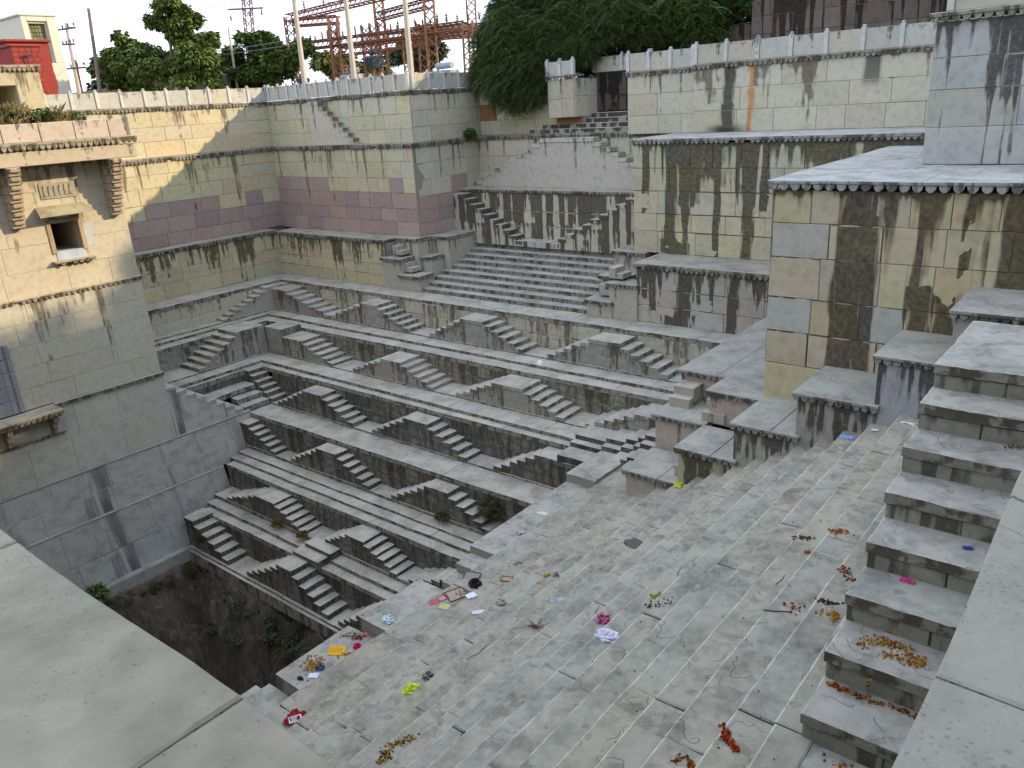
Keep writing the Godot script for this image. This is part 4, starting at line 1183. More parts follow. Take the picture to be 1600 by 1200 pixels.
func background():
	var rust := Color(0.22, 0.105, 0.065)
	# switchyard
	var g := thing("switchyard_gantry", "rusty red lattice gantry of columns and beams carrying insulators", "gantry", P(-33, 0.3, 29))
	var cols := [[-38.6, 29.0, 4.95], [-35.0, 29.0, 4.55], [-32.6, 30.0, 5.6], [-28.15, 29.0, 5.4], [-25.9, 29.0, 3.4], [-30.0, 34.0, 5.6], [-36.0, 32.0, 4.4], [-33.4, 32.5, 3.8], [-36.9, 30.5, 4.4], [-34.2, 31.0, 4.3], [-31.2, 31.5, 3.6]]
	for c in cols:
		var mb := vmb(g, rust.lerp(Color(0.36, 0.20, 0.10), rr(0.0, 0.7)))
		lattice(mb, P(c[0], 0.3, c[1]), P(c[0] + 0.1, c[2], c[1]), 0.72, 0.065, 0.7)
		commit(mb, "lattice_column", g)
	for b in [[-38.6, 4.9, 29, -28.1, 5.25, 29], [-38.6, 3.45, 29, -25.9, 3.3, 29], [-38.6, 4.7, 29.4, -35.0, 4.5, 29.4], [-35.0, 2.95, 29.4, -28.1, 2.95, 29.4], [-32.6, 4.4, 30, -28.2, 4.5, 29.2], [-36.0, 3.7, 32, -25.5, 3.4, 32], [-28.1, 3.15, 29.6, -24.6, 3.0, 29.6]]:
		var mb := vmb(g, rust * rr(0.75, 1.2))
		lattice(mb, P(b[0], b[1], b[2]), P(b[3], b[4], b[5]), 0.55, 0.055, 0.6)
		commit(mb, "lattice_beam", g)
	for i in 22:
		var t := i / 21.0
		insul(g, P(lerpf(-38.0, -27.0, t) + rr(-0.12, 0.12), lerpf(3.62, 3.5, t), 29), rr(0.45, 0.8))
	for i in 12:
		insul(g, P(-35.6 + i * 0.72, 3.82, 32), rr(0.4, 0.7))
	for b in [[-37.1, 5.05], [-35.5, 5.1], [-31.9, 5.25], [-30.1, 5.35]]:
		insul(g, P(b[0], b[1], 29), 0.8)
	# transformers and boxes seen above the balustrade
	var k := 0
	for b in [["grey-green transformer with a domed tank left of the yard", -36.6, 27.6, 1.1, 1.5], ["dark steel switchgear box on a stand, middle of the yard", -30.9, 27.6, 0.7, 2.45], ["pale grey transformer with a lying cylinder, middle of the yard", -32.9, 27.8, 1.2, 1.75], ["grey cabinet under the right concrete pole", -25.4, 26.6, 1.1, 1.45], ["dark blue shed at the right end of the yard", -22.9, 27.2, 1.0, 1.9]]:
		var o := thing("yard_equipment", b[0], "transformer", P(b[1], 0.3, b[2]))
		var c: Color = [Color(0.16, 0.19, 0.17), Color(0.07, 0.08, 0.09), Color(0.36, 0.36, 0.34), Color(0.25, 0.30, 0.33), Color(0.06, 0.07, 0.12)][k]
		var mb := vmb(o, c)
		mb.box(b[1] - b[3] * 0.5, b[1] + b[3] * 0.5, b[4] - 0.55, b[4], b[2], b[2] + 0.6, 0.05)
		for i in 5:
			mb.box(b[1] - b[3] * 0.5 + i * b[3] * 0.2 + 0.03, b[1] - b[3] * 0.5 + i * b[3] * 0.2 + 0.08, b[4] - 0.5, b[4] - 0.08, b[2] - 0.08, b[2], 0.01)
		commit(mb, "tank", o)
		var s := vmb(o, rust)
		for dx in [-0.35, 0.35]:
			s.tube(P(b[1] + dx * b[3], 0.3, b[2] + 0.3), P(b[1] + dx * b[3], b[4] - 0.5, b[2] + 0.3), 0.06, 0.06, 5)
		commit(s, "stand", o)
		var cy := vmb(o, c * 1.15)
		if k != 4: cy.tube(P(b[1] - b[3] * 0.4, b[4] + 0.18, b[2] + 0.3), P(b[1] + b[3] * 0.4, b[4] + 0.18, b[2] + 0.3), 0.22, 0.22, 10)
		else: cy.box(b[1] - 0.62, b[1] + 0.62, b[4], b[4] + 0.08, b[2] - 0.1, b[2] + 0.7, 0.02)
		commit(cy, "conservator" if k != 4 else "roof", o)
		for i in 3:
			if k < 3: insul(o, P(b[1] - 0.3 + 0.3 * i, b[4] + 0.12, b[2] + 0.1), 0.55, Color(0.28, 0.12, 0.08))
		k += 1
	# poles
	for p in [["leftmost tall pale concrete pole in front of the switchyard", -31.4, 24.0], ["middle tall pale concrete pole in front of the switchyard", -28.0, 24.0], ["rightmost and thickest pale concrete pole in front of the switchyard", -24.55, 24.0]]:
		var o := thing("concrete_pole", p[0], "pole", P(p[1], 0.3, p[2]), "concrete poles before the switchyard")
		var mb := vmb(o, Color(0.48, 0.43, 0.36))
		mb.tube(P(p[1], 0.3, p[2]), P(p[1] + 0.08, 6.6, p[2]), 0.20, 0.13, 9)
		commit(mb, "shaft", o)
		var q := vmb(o, Color(0.2, 0.19, 0.18))
		q.tube(P(p[1] - 0.5, 6.2, p[2]), P(p[1] + 0.6, 6.2, p[2]), 0.05, 0.05, 5)
		commit(q, "crossarm", o)
	var o := thing("tall_pole", "tall thin dark wooden pole beside the broad tree", "pole", P(-42.6, 0.3, 20))
	var mb := vmb(o, Color(0.20, 0.16, 0.14))
	mb.tube(P(-42.75, 0.3, 20), P(-41.85, 5.4, 20), 0.17, 0.12, 8)
	commit(mb, "shaft", o)
	o = thing("utility_pole", "pale utility pole with two crossarms of insulators near the white building", "pole", P(-53.9, 0.3, 24))
	mb = vmb(o, Color(0.46, 0.40, 0.33))
	mb.tube(P(-53.95, 0.3, 24), P(-53.45, 6.0, 24), 0.22, 0.15, 8)
	commit(mb, "shaft", o)
	for a in [[5.75, 1.9], [4.9, 1.2], [3.55, 2.2]]:
		mb = vmb(o, Color(0.10, 0.07, 0.07))
		mb.tube(P(-53.6 - a[1] * 0.55, a[0], 23.9), P(-53.6 + a[1] * 0.75, a[0] - 0.1, 23.9), 0.09, 0.09, 5)
		commit(mb, "crossarm", o)
		for i in 4:
			insul(o, P(-53.6 + a[1] * (-0.5 + 0.4 * i), a[0], 23.9), 0.35)
	for dx in [-2.6, -1.9, 1.2]:
		mb = vmb(o, Color(0.12, 0.06, 0.05))
		mb.tube(P(-53.9 + dx, 0.3, 23.7), P(-53.8 + dx, 3.9, 23.7), 0.1, 0.1, 5)
		commit(mb, "stay_post", o)
	o = thing("lamp_post", "thin pale street lamp post with a short arm behind the balustrade", "lamp post", P(-39.75, 0.3, 26))
	mb = vmb(o, Color(0.50, 0.47, 0.42))
	mb.tube(P(-39.8, 0.3, 26), P(-39.7, 4.5, 26), 0.12, 0.08, 8)
	commit(mb, "shaft", o)
	mb = vmb(o, Color(0.45, 0.45, 0.45))
	mb.tube(P(-39.75, 3.35, 26), P(-38.9, 3.55, 26), 0.05, 0.05, 5)
	mb.tube(P(-39.0, 3.55, 26), P(-38.6, 3.58, 26), 0.12, 0.06, 6)
	commit(mb, "lamp_arm", o)
	o = thing("lattice_pylon", "slim rusty lattice pylon with two crossarms, left of the switchyard", "pylon", P(-46.7, 0.3, 32))
	mb = vmb(o, Color(0.22, 0.12, 0.09))
	lattice(mb, P(-47.3, 0.3, 32), P(-46.3, 7.6, 32), 0.75, 0.06, 0.9)
	commit(mb, "mast", o)
	for a in [6.5, 5.0]:
		mb = vmb(o, Color(0.14, 0.09, 0.08))
		mb.tube(P(-48.2, a, 31.8), P(-44.6, a - 0.3, 31.8), 0.1, 0.08, 5)
		commit(mb, "crossarm", o)
		for x in [-48.1, -46.0, -44.8]:
			insul(o, P(x, a - 0.7, 31.8), 0.6)
	# wires
	var W := [["upper", -60, 6.6, 24, -46.4, 6.4, 32], ["second upper", -60, 6.3, 24, -44.7, 5.9, 32], ["middle", -53.5, 5.8, 24, -31.3, 5.2, 24], ["lower", -53.5, 4.0, 24, -31.4, 3.2, 24], ["second lower", -53.5, 3.8, 24, -31.4, 3.0, 24], ["right-hand upper", -46.3, 6.6, 32, -31.3, 6.1, 24], ["right-hand", -31.3, 4.7, 24, -28.0, 4.3, 24], ["sloping", -44.7, 6.1, 32, -38.6, 4.95, 29], ["steep sloping", -46.0, 5.2, 32, -38.6, 3.4, 29], ["long high", -60, 7.4, 26, -28, 6.1, 24]]
	for w in W:
		var oo := thing("overhead_wire", "%s sagging overhead wire strung between the poles" % w[0], "wire", P(w[1], w[2], w[3]), "overhead wires")
		var q := vmb(oo, Color(0.16, 0.15, 0.16))
		var A := P(w[1], w[2], w[3]); var B := P(w[4], w[5], w[6])
		for i in 14:
			var t0 := i / 14.0; var t1 := (i + 1) / 14.0
			var s := (A - B).length() * 0.012
			q.tube(A.lerp(B, t0) - Vector3(0, 4 * s * t0 * (1 - t0), 0), A.lerp(B, t1) - Vector3(0, 4 * s * t1 * (1 - t1), 0), 0.022, 0.022, 4)
		commit(q, "cable", oo)
	# red and white buildings at the far left
	o = thing("red_building", "small red-painted brick building with a dark opening, far left", "building", P(-32, 0.3, 12.4))
	mb = vmb(o, Color(0.24, 0.045, 0.038)); mb.top = M.vc; mb.side = M.vc
	mb.box(-33.0, -31.02, 0.3, 2.72, 11.95, 12.84, 0.03)
	mb.box(-36.5, -33.0, 0.3, 3.05, 12.6, 14.0, 0.03)
	commit(mb, "wall", o)
	for r in 15:
		var a := 11.95
		while a < 12.83:
			var e := minf(a + rr(0.16, 0.26), 12.84)
			var q := vmb(o, Color(0.24 + rr(-0.03, 0.04), 0.05, 0.042)); q.top = M.vc; q.side = M.vc
			q.box(-31.06, -31.0, 0.32 + r * 0.16, 0.47 + r * 0.16, a + 0.004, e - 0.004, 0.015)
			commit(q, "brick", o)
			a = e
	mb = vmb(o, Color(0.03, 0.025, 0.025))
	mb.box(-34.4, -33.6, 1.5, 2.2, 12.56, 12.7, 0.0)
	commit(mb, "opening", o)
	mb = vmb(o, Color(0.24, 0.05, 0.042)); mb.top = M.vc; mb.side = M.vc
	mb.box(-33.1, -30.95, 2.72, 2.80, 11.9, 12.9, 0.03)
	mb.box(-36.6, -32.9, 3.05, 3.14, 12.5, 14.1, 0.03)
	commit(mb, "roof_slab", o)
	mb = vmb(o, Color(0.08, 0.05, 0.05))
	mb.tube(P(-30.9, 1.9, 12.35), P(-30.9, 2.45, 12.35), 0.04, 0.04, 5)
	mb.tube(P(-30.9, 2.44, 12.25), P(-30.9, 2.46, 12.5), 0.06, 0.05, 5)
	commit(mb, "wall_lamp", o)
	o = thing("white_building", "white building with a tall lattice window in a stepped frame, far left", "building", P(-46, 0.3, 19))
	mb = vmb(o, Color(0.56, 0.53, 0.45)); mb.top = M.vc; mb.side = M.vc
	mb.box(-48, -45.0, 0.3, 3.2, 18.1, 19.75, 0.03)
	mb.box(-48, -45.0, 3.2, 5.35, 18.1, 18.36, 0.03)
	mb.box(-48, -45.0, 3.2, 5.35, 19.3, 19.75, 0.03)
	mb.box(-48, -45.0, 5.12, 5.35, 18.36, 19.3, 0.03)
	commit(mb, "wall", o)
	mb = vmb(o, Color(0.40, 0.43, 0.45)); mb.top = M.vc; mb.side = M.vc
	mb.box(-56, -47.9, 0.3, 5.25, 18.2, 19.7, 0.03)
	commit(mb, "side_wing", o)
	mb = vmb(o, Color(0.50, 0.48, 0.43)); mb.top = M.vc; mb.side = M.vc
	mb.box(-56.1, -44.95, 5.35, 5.45, 18.02, 19.8, 0.03)
	commit(mb, "roof_slab", o)
	var wn := vmb(o, Color(0.48, 0.45, 0.36)); wn.top = M.vc; wn.side = M.vc
	wn.box(-45.3, -45.1, 3.2, 5.12, 18.36, 18.44, 0.02); wn.box(-45.3, -45.1, 3.2, 5.12, 19.22, 19.3, 0.02); wn.box(-45.3, -45.1, 5.02, 5.12, 18.44, 19.22, 0.02)
	var win := commit(wn, "window", o)
	for i in 5:
		for j in 9:
			var q := vmb(o, jit(Color(0.17, 0.17, 0.10), 0.3)); q.top = M.vc; q.side = M.vc
			q.box(-45.36, -45.26, 3.24 + j * 0.198 + 0.012, 3.24 + j * 0.198 + 0.186, 18.45 + i * 0.154 + 0.008, 18.45 + i * 0.154 + 0.146, 0.01)
			commit(q, "pane", win)
	var lat := vmb(o, Color(0.36, 0.34, 0.26)); lat.top = M.vc; lat.side = M.vc
	lat.box(-45.5, -45.32, 3.2, 5.1, 18.4, 19.25, 0.0)
	commit(lat, "lattice", win)
	mb = vmb(o, Color(0.12, 0.12, 0.12))
	mb.box(-45.02, -44.97, 2.0, 2.75, 18.3, 19.1, 0.0)
	commit(mb, "shutter", o)
	# low far walls behind the balustrade
	o = thing("boundary_wall", "low grey boundary wall behind the left balustrade", "wall", P(-48, 0.3, 25))
	mb = vmb(o, Color(0.22, 0.19, 0.16)); mb.top = M.vc; mb.side = M.vc
	mb.box(-62, -40, 0.3, 2.3, 25.5, 25.8, 0.03)
	commit(mb, "wall_body", o)

# ------------------------------------------------------------------ plants
func leaf_mesh(kind: String, m: Material) -> ArrayMesh:
	var st := SurfaceTool.new()
	st.begin(Mesh.PRIMITIVE_TRIANGLES)
	st.set_material(m)
	var r := RandomNumberGenerator.new(); r.seed = 77
	if kind == "clump":
		for i in 9:
			var d := Vector3(r.randf_range(-1, 1), r.randf_range(-0.9, 0.7), r.randf_range(-1, 1)).normalized()
			var s := d.cross(Vector3(r.randf_range(-1, 1), 1, r.randf_range(-1, 1))).normalized() * 0.24
			var b := d * 0.1
			leaf4(st, b, b + d * 0.45 + s, b + d * 0.95 + Vector3(0, -0.2, 0), b + d * 0.45 - s, Color.WHITE * r.randf_range(0.75, 1.25))
	elif kind == "spray":
		for k in 3:
			var yaw := r.randf() * TAU
			var dir := Vector3(cos(yaw), 0.15, sin(yaw))
			for i in 7:
				var t := (i + 1) / 7.0
				var p := dir * t * 0.75 + Vector3(0, -0.55 * t * t, 0)
				for s in [-1, 1]:
					var side: Vector3 = Vector3(-dir.z, 0, dir.x) * s
					leaf4(st, p, p + side * 0.10 + dir * 0.05, p + side * 0.20 + dir * 0.02 + Vector3(0, -0.07, 0), p + side * 0.10 - dir * 0.035, Color.WHITE * r.randf_range(0.7, 1.3))
	elif kind == "blade":
		for i in 7:
			var a := r.randf() * TAU
			var d := Vector3(cos(a) * 0.5, 1, sin(a) * 0.5)
			var s := Vector3(-sin(a), 0, cos(a)) * 0.025
			leaf4(st, -s, s, d * r.randf_range(0.5, 1.0) + Vector3(cos(a), -0.3, sin(a)) * 0.2, d * 0.5 - s, Color.WHITE * r.randf_range(0.7, 1.2))
	st.generate_normals()
	return st.commit()

func leaf4(st: SurfaceTool, a: Vector3, b: Vector3, c: Vector3, d: Vector3, col: Color):
	for p in [a, b, c, a, c, d]:
		st.set_color(col); st.add_vertex(p)

func crown(o: Node3D, called: String, mesh: Mesh, blobs: Array, count: int, size: float, c0: Color, c1: Color, droop := false, shell := 0.55):
	var tot := 0.0
	for b in blobs: tot += pow(b[1].x * b[1].y * b[1].z, 0.7)
	var ts := []; var cs := []
	for b in blobs:
		var n := int(count * pow(b[1].x * b[1].y * b[1].z, 0.7) / tot)
		var tone := rr(0.0, 1.0)
		for i in n:
			var d := Vector3(rng.randfn(), rng.randfn(), rng.randfn()).normalized()
			var rad := pow(rng.randf(), 0.5) if rng.randf() > shell else rr(0.82, 1.06)
			var wob := 1.0 + 0.16 * sin(d.x * 5.0 + b[0].x) * cos(d.y * 4.0 + b[0].z)
			var p: Vector3 = b[0] + d * b[1] * rad * wob
			var bas := Basis(Vector3.UP, rng.randf() * TAU)
			if not droop: bas = bas * Basis(Vector3.RIGHT, rr(-0.9, 0.9))
			else: bas = bas * Basis(Vector3.RIGHT, rr(-0.35, 0.35))
			ts.append(Transform3D(bas.scaled(Vector3.ONE * size * rr(0.65, 1.35)), p - o.position))
			cs.append(c0.lerp(c1, clampf(tone * 0.5 + rr(0, 0.5), 0, 1)))
	var mm := MultiMesh.new()
	mm.transform_format = MultiMesh.TRANSFORM_3D
	mm.use_colors = true
	mm.mesh = mesh
	mm.instance_count = ts.size()
	for i in ts.size():
		mm.set_instance_transform(i, ts[i]); mm.set_instance_color(i, cs[i])
	var mi := MultiMeshInstance3D.new()
	mi.name = called; mi.multimesh = mm
	o.add_child(mi, true)
	mi.set_meta("kind", "stuff")

func limbs(o: Node3D, base: Vector3, ends: Array, r: float, c := Color(0.20, 0.155, 0.11)):
	var fork: Vector3 = base + (ends[0] - base) * 0.38
	fork.x = base.x + (fork.x - base.x) * 0.4; fork.z = base.z + (fork.z - base.z) * 0.4
	var mb := MB.new(M.vc, M.vc); mb.org = o.position; mb.tint = c; mb.ttint = c
	mb.tube(base, fork, r, r * 0.7, 9)
	commit(mb, "trunk", o)
	for e in ends:
		var q := MB.new(M.vc, M.vc); q.org = o.position; q.tint = c; q.ttint = c
		var mid: Vector3 = fork.lerp(e, 0.5) + Vector3(rr(-0.4, 0.4), rr(0.0, 0.5), rr(-0.4, 0.4))
		q.tube(fork, mid, r * 0.5, r * 0.32, 7); q.tube(mid, e, r * 0.32, r * 0.1, 6)
		for k in 3:
			var s: Vector3 = mid.lerp(e, 0.3 * k)
			q.tube(s, s + Vector3(rr(-1, 1), rr(0.2, 1), rr(-1, 1)) * 1.1, r * 0.14, r * 0.04, 5)
		commit(q, "limb", o)

func tree(label: String, at: Vector3, main: Array, count: int, size: float, c0: Color, c1: Color, r := 0.3):
	var blobs := []
	for m in main:
		for k in 6:
			var d := Vector3(rng.randfn(), rng.randfn() * 0.8 + 0.15, rng.randfn()).normalized()
			blobs.append([m[0] + d * m[1] * rr(0.45, 0.95), m[1] * rr(0.30, 0.55)])
	var o := thing("tree", label, "tree", at, "trees beyond the balustrade")
	var ends := []
	for b in main: ends.append(b[0])
	limbs(o, at, ends, r)
	crown(o, "crown", leaf_mesh("clump", M.leaf), blobs, count, size, c0, c1)

func foliage():
	var g0 := Color(0.06, 0.10, 0.022); var g1 := Color(0.19, 0.245, 0.06)
	# broad tree behind the left balustrade
	var v := 23.0
	var bl := []
	for b in [[-39.6, 4.7, 1.7, 1.1], [-41.8, 4.0, 1.5, 0.95], [-43.6, 3.3, 1.3, 0.9], [-37.6, 3.9, 1.5, 0.9], [-36.3, 3.0, 1.3, 0.85], [-40.4, 3.1, 1.9, 0.9], [-38.4, 2.7, 1.7, 0.8], [-44.6, 2.5, 1.1, 0.8], [-42.4, 2.3, 1.6, 0.7], [-35.9, 2.1, 1.2, 0.6], [-39.2, 5.6, 1.0, 0.6]]:
		bl.append([P(b[0] - (0.3 if b[1] > 4.5 else 1.7), b[1] - 0.25, v + rr(-0.8, 0.8)), Vector3(b[2], b[3], b[2] * 0.8) * S * 0.86])
	tree("broad leafy tree with a pale forked trunk behind the left balustrade", P(-41.0, 0.3, v), bl, 5600, 0.38, g0, g1, 0.34)
	bl = []
	for b in [[-39.8, 3.6, 1.4, 0.9], [-38.2, 3.0, 1.3, 0.9], [-41.5, 2.9, 1.4, 0.9], [-37.0, 2.3, 1.2, 0.8], [-42.8, 2.4, 1.2, 0.8], [-39.6, 2.2, 1.8, 0.8], [-36.0, 3.2, 0.9, 0.7]]:
		bl.append([P(b[0] - 0.4, b[1], 27.5 + rr(-0.8, 0.8)), Vector3(b[2], b[3], b[2] * 0.8) * S * 0.85])
	tree("darker bushy tree behind the lattice pylon and the lamp post", P(-39.8, 0.3, 27.5), bl, 6500, 0.42, Color(0.04, 0.08, 0.018), Color(0.13, 0.19, 0.04))
	bl = []
	for b in [[-38.0, 2.2, 1.4, 0.9], [-36.2, 1.9, 1.2, 0.8], [-40.2, 2.6, 1.2, 0.8]]:
		bl.append([P(b[0] - 4.3, b[1] + 0.5, 36), Vector3(b[2], b[3], b[2]) * S])
	tree("low yellowish tree behind the left end of the switchyard", P(-42.4, 0.3, 36), bl, 1200, 0.6, Color(0.08, 0.11, 0.02), Color(0.20, 0.20, 0.05))
	bl = []
	for b in [[-44.6, 4.7, 1.6, 1.2], [-43.4, 3.2, 1.5, 1.1], [-45.8, 3.4, 1.3, 1.0]]:
		bl.append([P(b[0] + 0.6, b[1], 44), Vector3(b[2], b[3], b[2]) * S])
	tree("thin grey-green tree standing behind the middle of the switchyard", P(-44, 0.3, 44), bl, 1300, 0.6, Color(0.06, 0.075, 0.04), Color(0.13, 0.14, 0.08))
	bl = []
	for b in [[-58, 3.6, 2.0, 1.4], [-60.5, 3.0, 2.0, 1.3], [-55.5, 2.8, 1.8, 1.1], [-52.8, 2.4, 1.6, 1.0]]:
		bl.append([P(b[0], b[1], 30), Vector3(b[2], b[3], b[2]) * S])
	tree("distant grey-green tree mass behind the utility pole", P(-57, 0.3, 30), bl, 2200, 0.7, Color(0.05, 0.08, 0.025), Color(0.13, 0.15, 0.05))
	# the large shrub that hangs over the wall
	var sh := thing("hanging_shrub", "huge feathery dark green shrub hanging over the wall above the broad stairs", "shrub", P(-14.5, 0.5, 20.5))
	bl = []
	for b in [[-16.5, 1.55, 19.9, 0.75, 0.85], [-15.6, 1.6, 19.6, 0.9, 0.95], [-14.9, 0.75, 19.1, 0.65, 0.65], [-15.7, 0.55, 19.05, 0.6, 0.55], [-16.3, 0.95, 19.2, 0.55, 0.6], [-14.5, 1.7, 20.0, 1.0, 0.8], [-15.2, 0.1, 18.95, 0.38, 0.35], [-14.65, 0.2, 18.95, 0.28, 0.32], [-16.0, 2.4, 20.3, 0.9, 0.7], [-14.6, 2.6, 20.8, 1.1, 0.8], [-13.2, 1.95, 20.6, 1.0, 0.7], [-13.7, 1.3, 19.8, 0.6, 0.42]]:
		bl.append([P(b[0], b[1], b[2]), Vector3(b[3], b[4], b[3] * 0.8) * S])
	limbs(sh, P(-14.4, 0.45, 20.6), [P(-16.0, 1.5, 19.8), P(-15.0, 0.8, 19.2), P(-13.5, 1.9, 20.5), P(-15.5, 2.3, 20.2)], 0.16)
	crown(sh, "foliage", leaf_mesh("spray", M.leaf), bl, 13000, 0.55, Color(0.06, 0.105, 0.035), Color(0.17, 0.235, 0.09), true, 0.45)
	sh = thing("shrub_thicket", "long dark green thicket along the top of the wall, right of the hanging shrub", "shrub", P(-10, 0.5, 22.6))
	bl = []
	for b in [[-12.2, 1.75, 20.9, 0.95, 0.55], [-11.2, 1.95, 21.3, 0.95, 0.6], [-10.2, 2.15, 22.6, 1.0, 0.6], [-9.2, 2.4, 22.9, 1.0, 0.6], [-8.0, 2.7, 23.2, 1.2, 0.6], [-11.6, 2.9, 22.5, 1.3, 0.8], [-12.9, 2.8, 21.8, 1.1, 0.8], [-9.6, 3.2, 23.4, 1.3, 0.9], [-6.6, 3.2, 23.6, 1.4, 0.8], [-10.6, 1.35, 21.2, 0.6, 0.35], [-13.4, 1.05, 21.9, 0.7, 0.45], [-12.5, 1.2, 22.0, 0.8, 0.5], [-14.4, 1.0, 21.6, 0.7, 0.5], [-11.6, 1.3, 21.9, 0.7, 0.4]]:
		bl.append([P(b[0], b[1], b[2]), Vector3(b[3], b[4], b[3] * 0.8) * S])
	limbs(sh, P(-11, 0.4, 22.6), [P(-12.2, 2.2, 21.4), P(-10, 2.6, 22.8), P(-8.2, 2.8, 23.2)], 0.16)
	crown(sh, "foliage", leaf_mesh("spray", M.leaf), bl, 11000, 0.6, Color(0.06, 0.105, 0.03), Color(0.17, 0.24, 0.075), true, 0.45)
	# tall unseen trees added on the hillside to keep the sun off the tank
	var tl := [[-9.0, 26.0, 5.2], [-5.0, 26.0, 7.6], [-1.5, 26.5, 8.6], [2.0, 26.0, 8.8], [6.0, 24.0, 8.6], [9.5, 26.0, 10.2], [13.0, 24.5, 10.8], [15.5, 20.0, 11.0]]
	for i in tl.size():
		var t = tl[i]
		bl = []
		for k in 8:
			bl.append([P(t[0] + rr(-1.6, 1.6), t[2] - 1.2 - k * 0.55, t[1] + rr(-1, 1)), Vector3(1.7, 1.0, 1.5) * S])
		tree("tall dense hillside tree above the rubble wall, number %s from the left" % ["one", "two", "three", "four", "five", "six", "seven", "eight"][i], P(t[0], 1.5, t[1]), bl, 1500, 0.8, Color(0.03, 0.06, 0.015), Color(0.09, 0.13, 0.03))
	# small plants
	weed("dry grass and leafy weed growing on the deck before the pavilion", [[-19.3, -0.05, 7.2, 0.5, 0.55], [-19.0, -0.05, 7.9, 0.35, 0.4], [-19.4, -0.05, 6.5, 0.5, 0.5]], 420, 0.42, Color(0.16, 0.13, 0.05), Color(0.26, 0.21, 0.09), "blade")
	weed("leafy green weed beside the dry grass on the tower deck", [[-19.1, 0.12, 7.65, 0.3, 0.35], [-19.1, 0.2, 8.3, 0.18, 0.2], [-19.2, 0.25, 7.1, 0.15, 0.3]], 260, 0.17, Color(0.08, 0.12, 0.03), Color(0.17, 0.19, 0.07), "clump")
	weed("small bush on the dark wall at the right end of a middle terrace row", [[-9.85, -7.75, 10.75, 0.28, 0.22]], 260, 0.2, Color(0.07, 0.065, 0.03), Color(0.13, 0.12, 0.05), "spray")
	weed("little weed at the foot of the third-row stairs", [[-10.95, -8.2, 10.4, 0.16, 0.08]], 90, 0.14, Color(0.07, 0.07, 0.03), Color(0.14, 0.13, 0.05), "blade")
	weed("dry weed on the left lowest stair wall", [[-17.2, -9.55, 8.12, 0.14, 0.16]], 90, 0.16, Color(0.07, 0.075, 0.03), Color(0.15, 0.14, 0.06), "spray")
	weed("yellowed tuft on the thin steps of the lowest rows", [[-15.2, -9.05, 9.1, 0.16, 0.06]], 90, 0.14, Color(0.16, 0.13, 0.04), Color(0.24, 0.18, 0.06), "blade")
	weed("second yellowed tuft near the stepping blocks", [[-14.25, -9.05, 9.1, 0.14, 0.06]], 90, 0.14, Color(0.16, 0.13, 0.04), Color(0.24, 0.18, 0.06), "blade")
	var sp := []
	for k in 26: sp.append([-17.62 + absf(rng.randfn()) * 0.28, -10.36, rr(4.2, 8.0), rr(0.06, 0.2), rr(0.03, 0.09)])
	weed("low brown-green weeds along the left kerb of the pit", sp, 1500, 0.11, Color(0.05, 0.05, 0.018), Color(0.13, 0.125, 0.045), "spray")
	weed("green bush growing on the pit kerb against the tower", [[-17.6, -9.95, 5.75, 0.16, 0.2]], 120, 0.18, Color(0.06, 0.10, 0.03), Color(0.13, 0.18, 0.06), "clump")
	sp = []
	for k in 34:
		var q := absf(rng.randfn()) * 0.45
		sp.append([rr(-16.2, -10.4), -10.42 - q * 0.9, 7.95 - q * 0.6, rr(0.06, 0.22), rr(0.04, 0.13)])
	weed("dark leafy weeds hanging under the far kerb of the pit", sp, 2000, 0.11, Color(0.035, 0.048, 0.022), Color(0.10, 0.115, 0.055), "clump")
	weed("dry brushwood tangled at the bottom of the pit", [[-11.2, -12.6, 4.6, 0.8, 0.4], [-12.4, -12.8, 5.4, 0.9, 0.35], [-10.3, -12.2, 4.9, 0.6, 0.4]], 500, 0.8, Color(0.08, 0.06, 0.04), Color(0.18, 0.14, 0.095), "blade")
	weed("small green plant on the ledge at the foot of the bastion side wall", [[-16.75, -0.8, 18.6, 0.14, 0.12]], 120, 0.16, Color(0.06, 0.11, 0.03), Color(0.12, 0.18, 0.06), "clump")
	weed("grass tuft at the foot of the upper rear deck bench", [[-5.85, -4.92, 11.55, 0.25, 0.05]], 120, 0.12, Color(0.09, 0.08, 0.04), Color(0.15, 0.14, 0.06), "blade")

func weed(label: String, spots: Array, count: int, size: float, c0: Color, c1: Color, kind: String):
	var o := thing("weed", label, "plant", P(spots[0][0], spots[0][1], spots[0][2]))
	var bl := []
	for s in spots: bl.append([P(s[0], s[1], s[2]), Vector3(s[3], s[4], s[3]) * S])
	crown(o, "leaves", leaf_mesh(kind, M.leaf), bl, count, size, c0, c1, kind == "blade", 0.3)

# ------------------------------------------------------------------ offerings and litter
func lmb(o: Node3D, c: Color) -> MB:
	var mb := MB.new(M.vc, M.vc)
	mb.org = o.position; mb.tint = c; mb.ttint = c
	return mb

func bloom(mb: MB, p: Vector3, r: float):
	var n := 6
	for k in 2:
		var y0 := p.y + r * (0.0 if k == 0 else 0.55); var y1 := p.y + r * (0.55 if k == 0 else 1.1)
		var r0 := r * (1.0 if k == 0 else 0.8); var r1 := r * (0.8 if k == 0 else 0.25)
		for i in n:
			var a := TAU * (i + k * 0.5) / n; var b := TAU * (i + 1 + k * 0.5) / n
			mb.quad(Vector3(p.x + cos(a) * r0, y0, p.z + sin(a) * r0), Vector3(p.x + cos(b) * r0, y0, p.z + sin(b) * r0), Vector3(p.x + cos(b) * r1, y1, p.z + sin(b) * r1), Vector3(p.x + cos(a) * r1, y1, p.z + sin(a) * r1), Vector3(cos((a + b) / 2), 0.6, sin((a + b) / 2)).normalized())

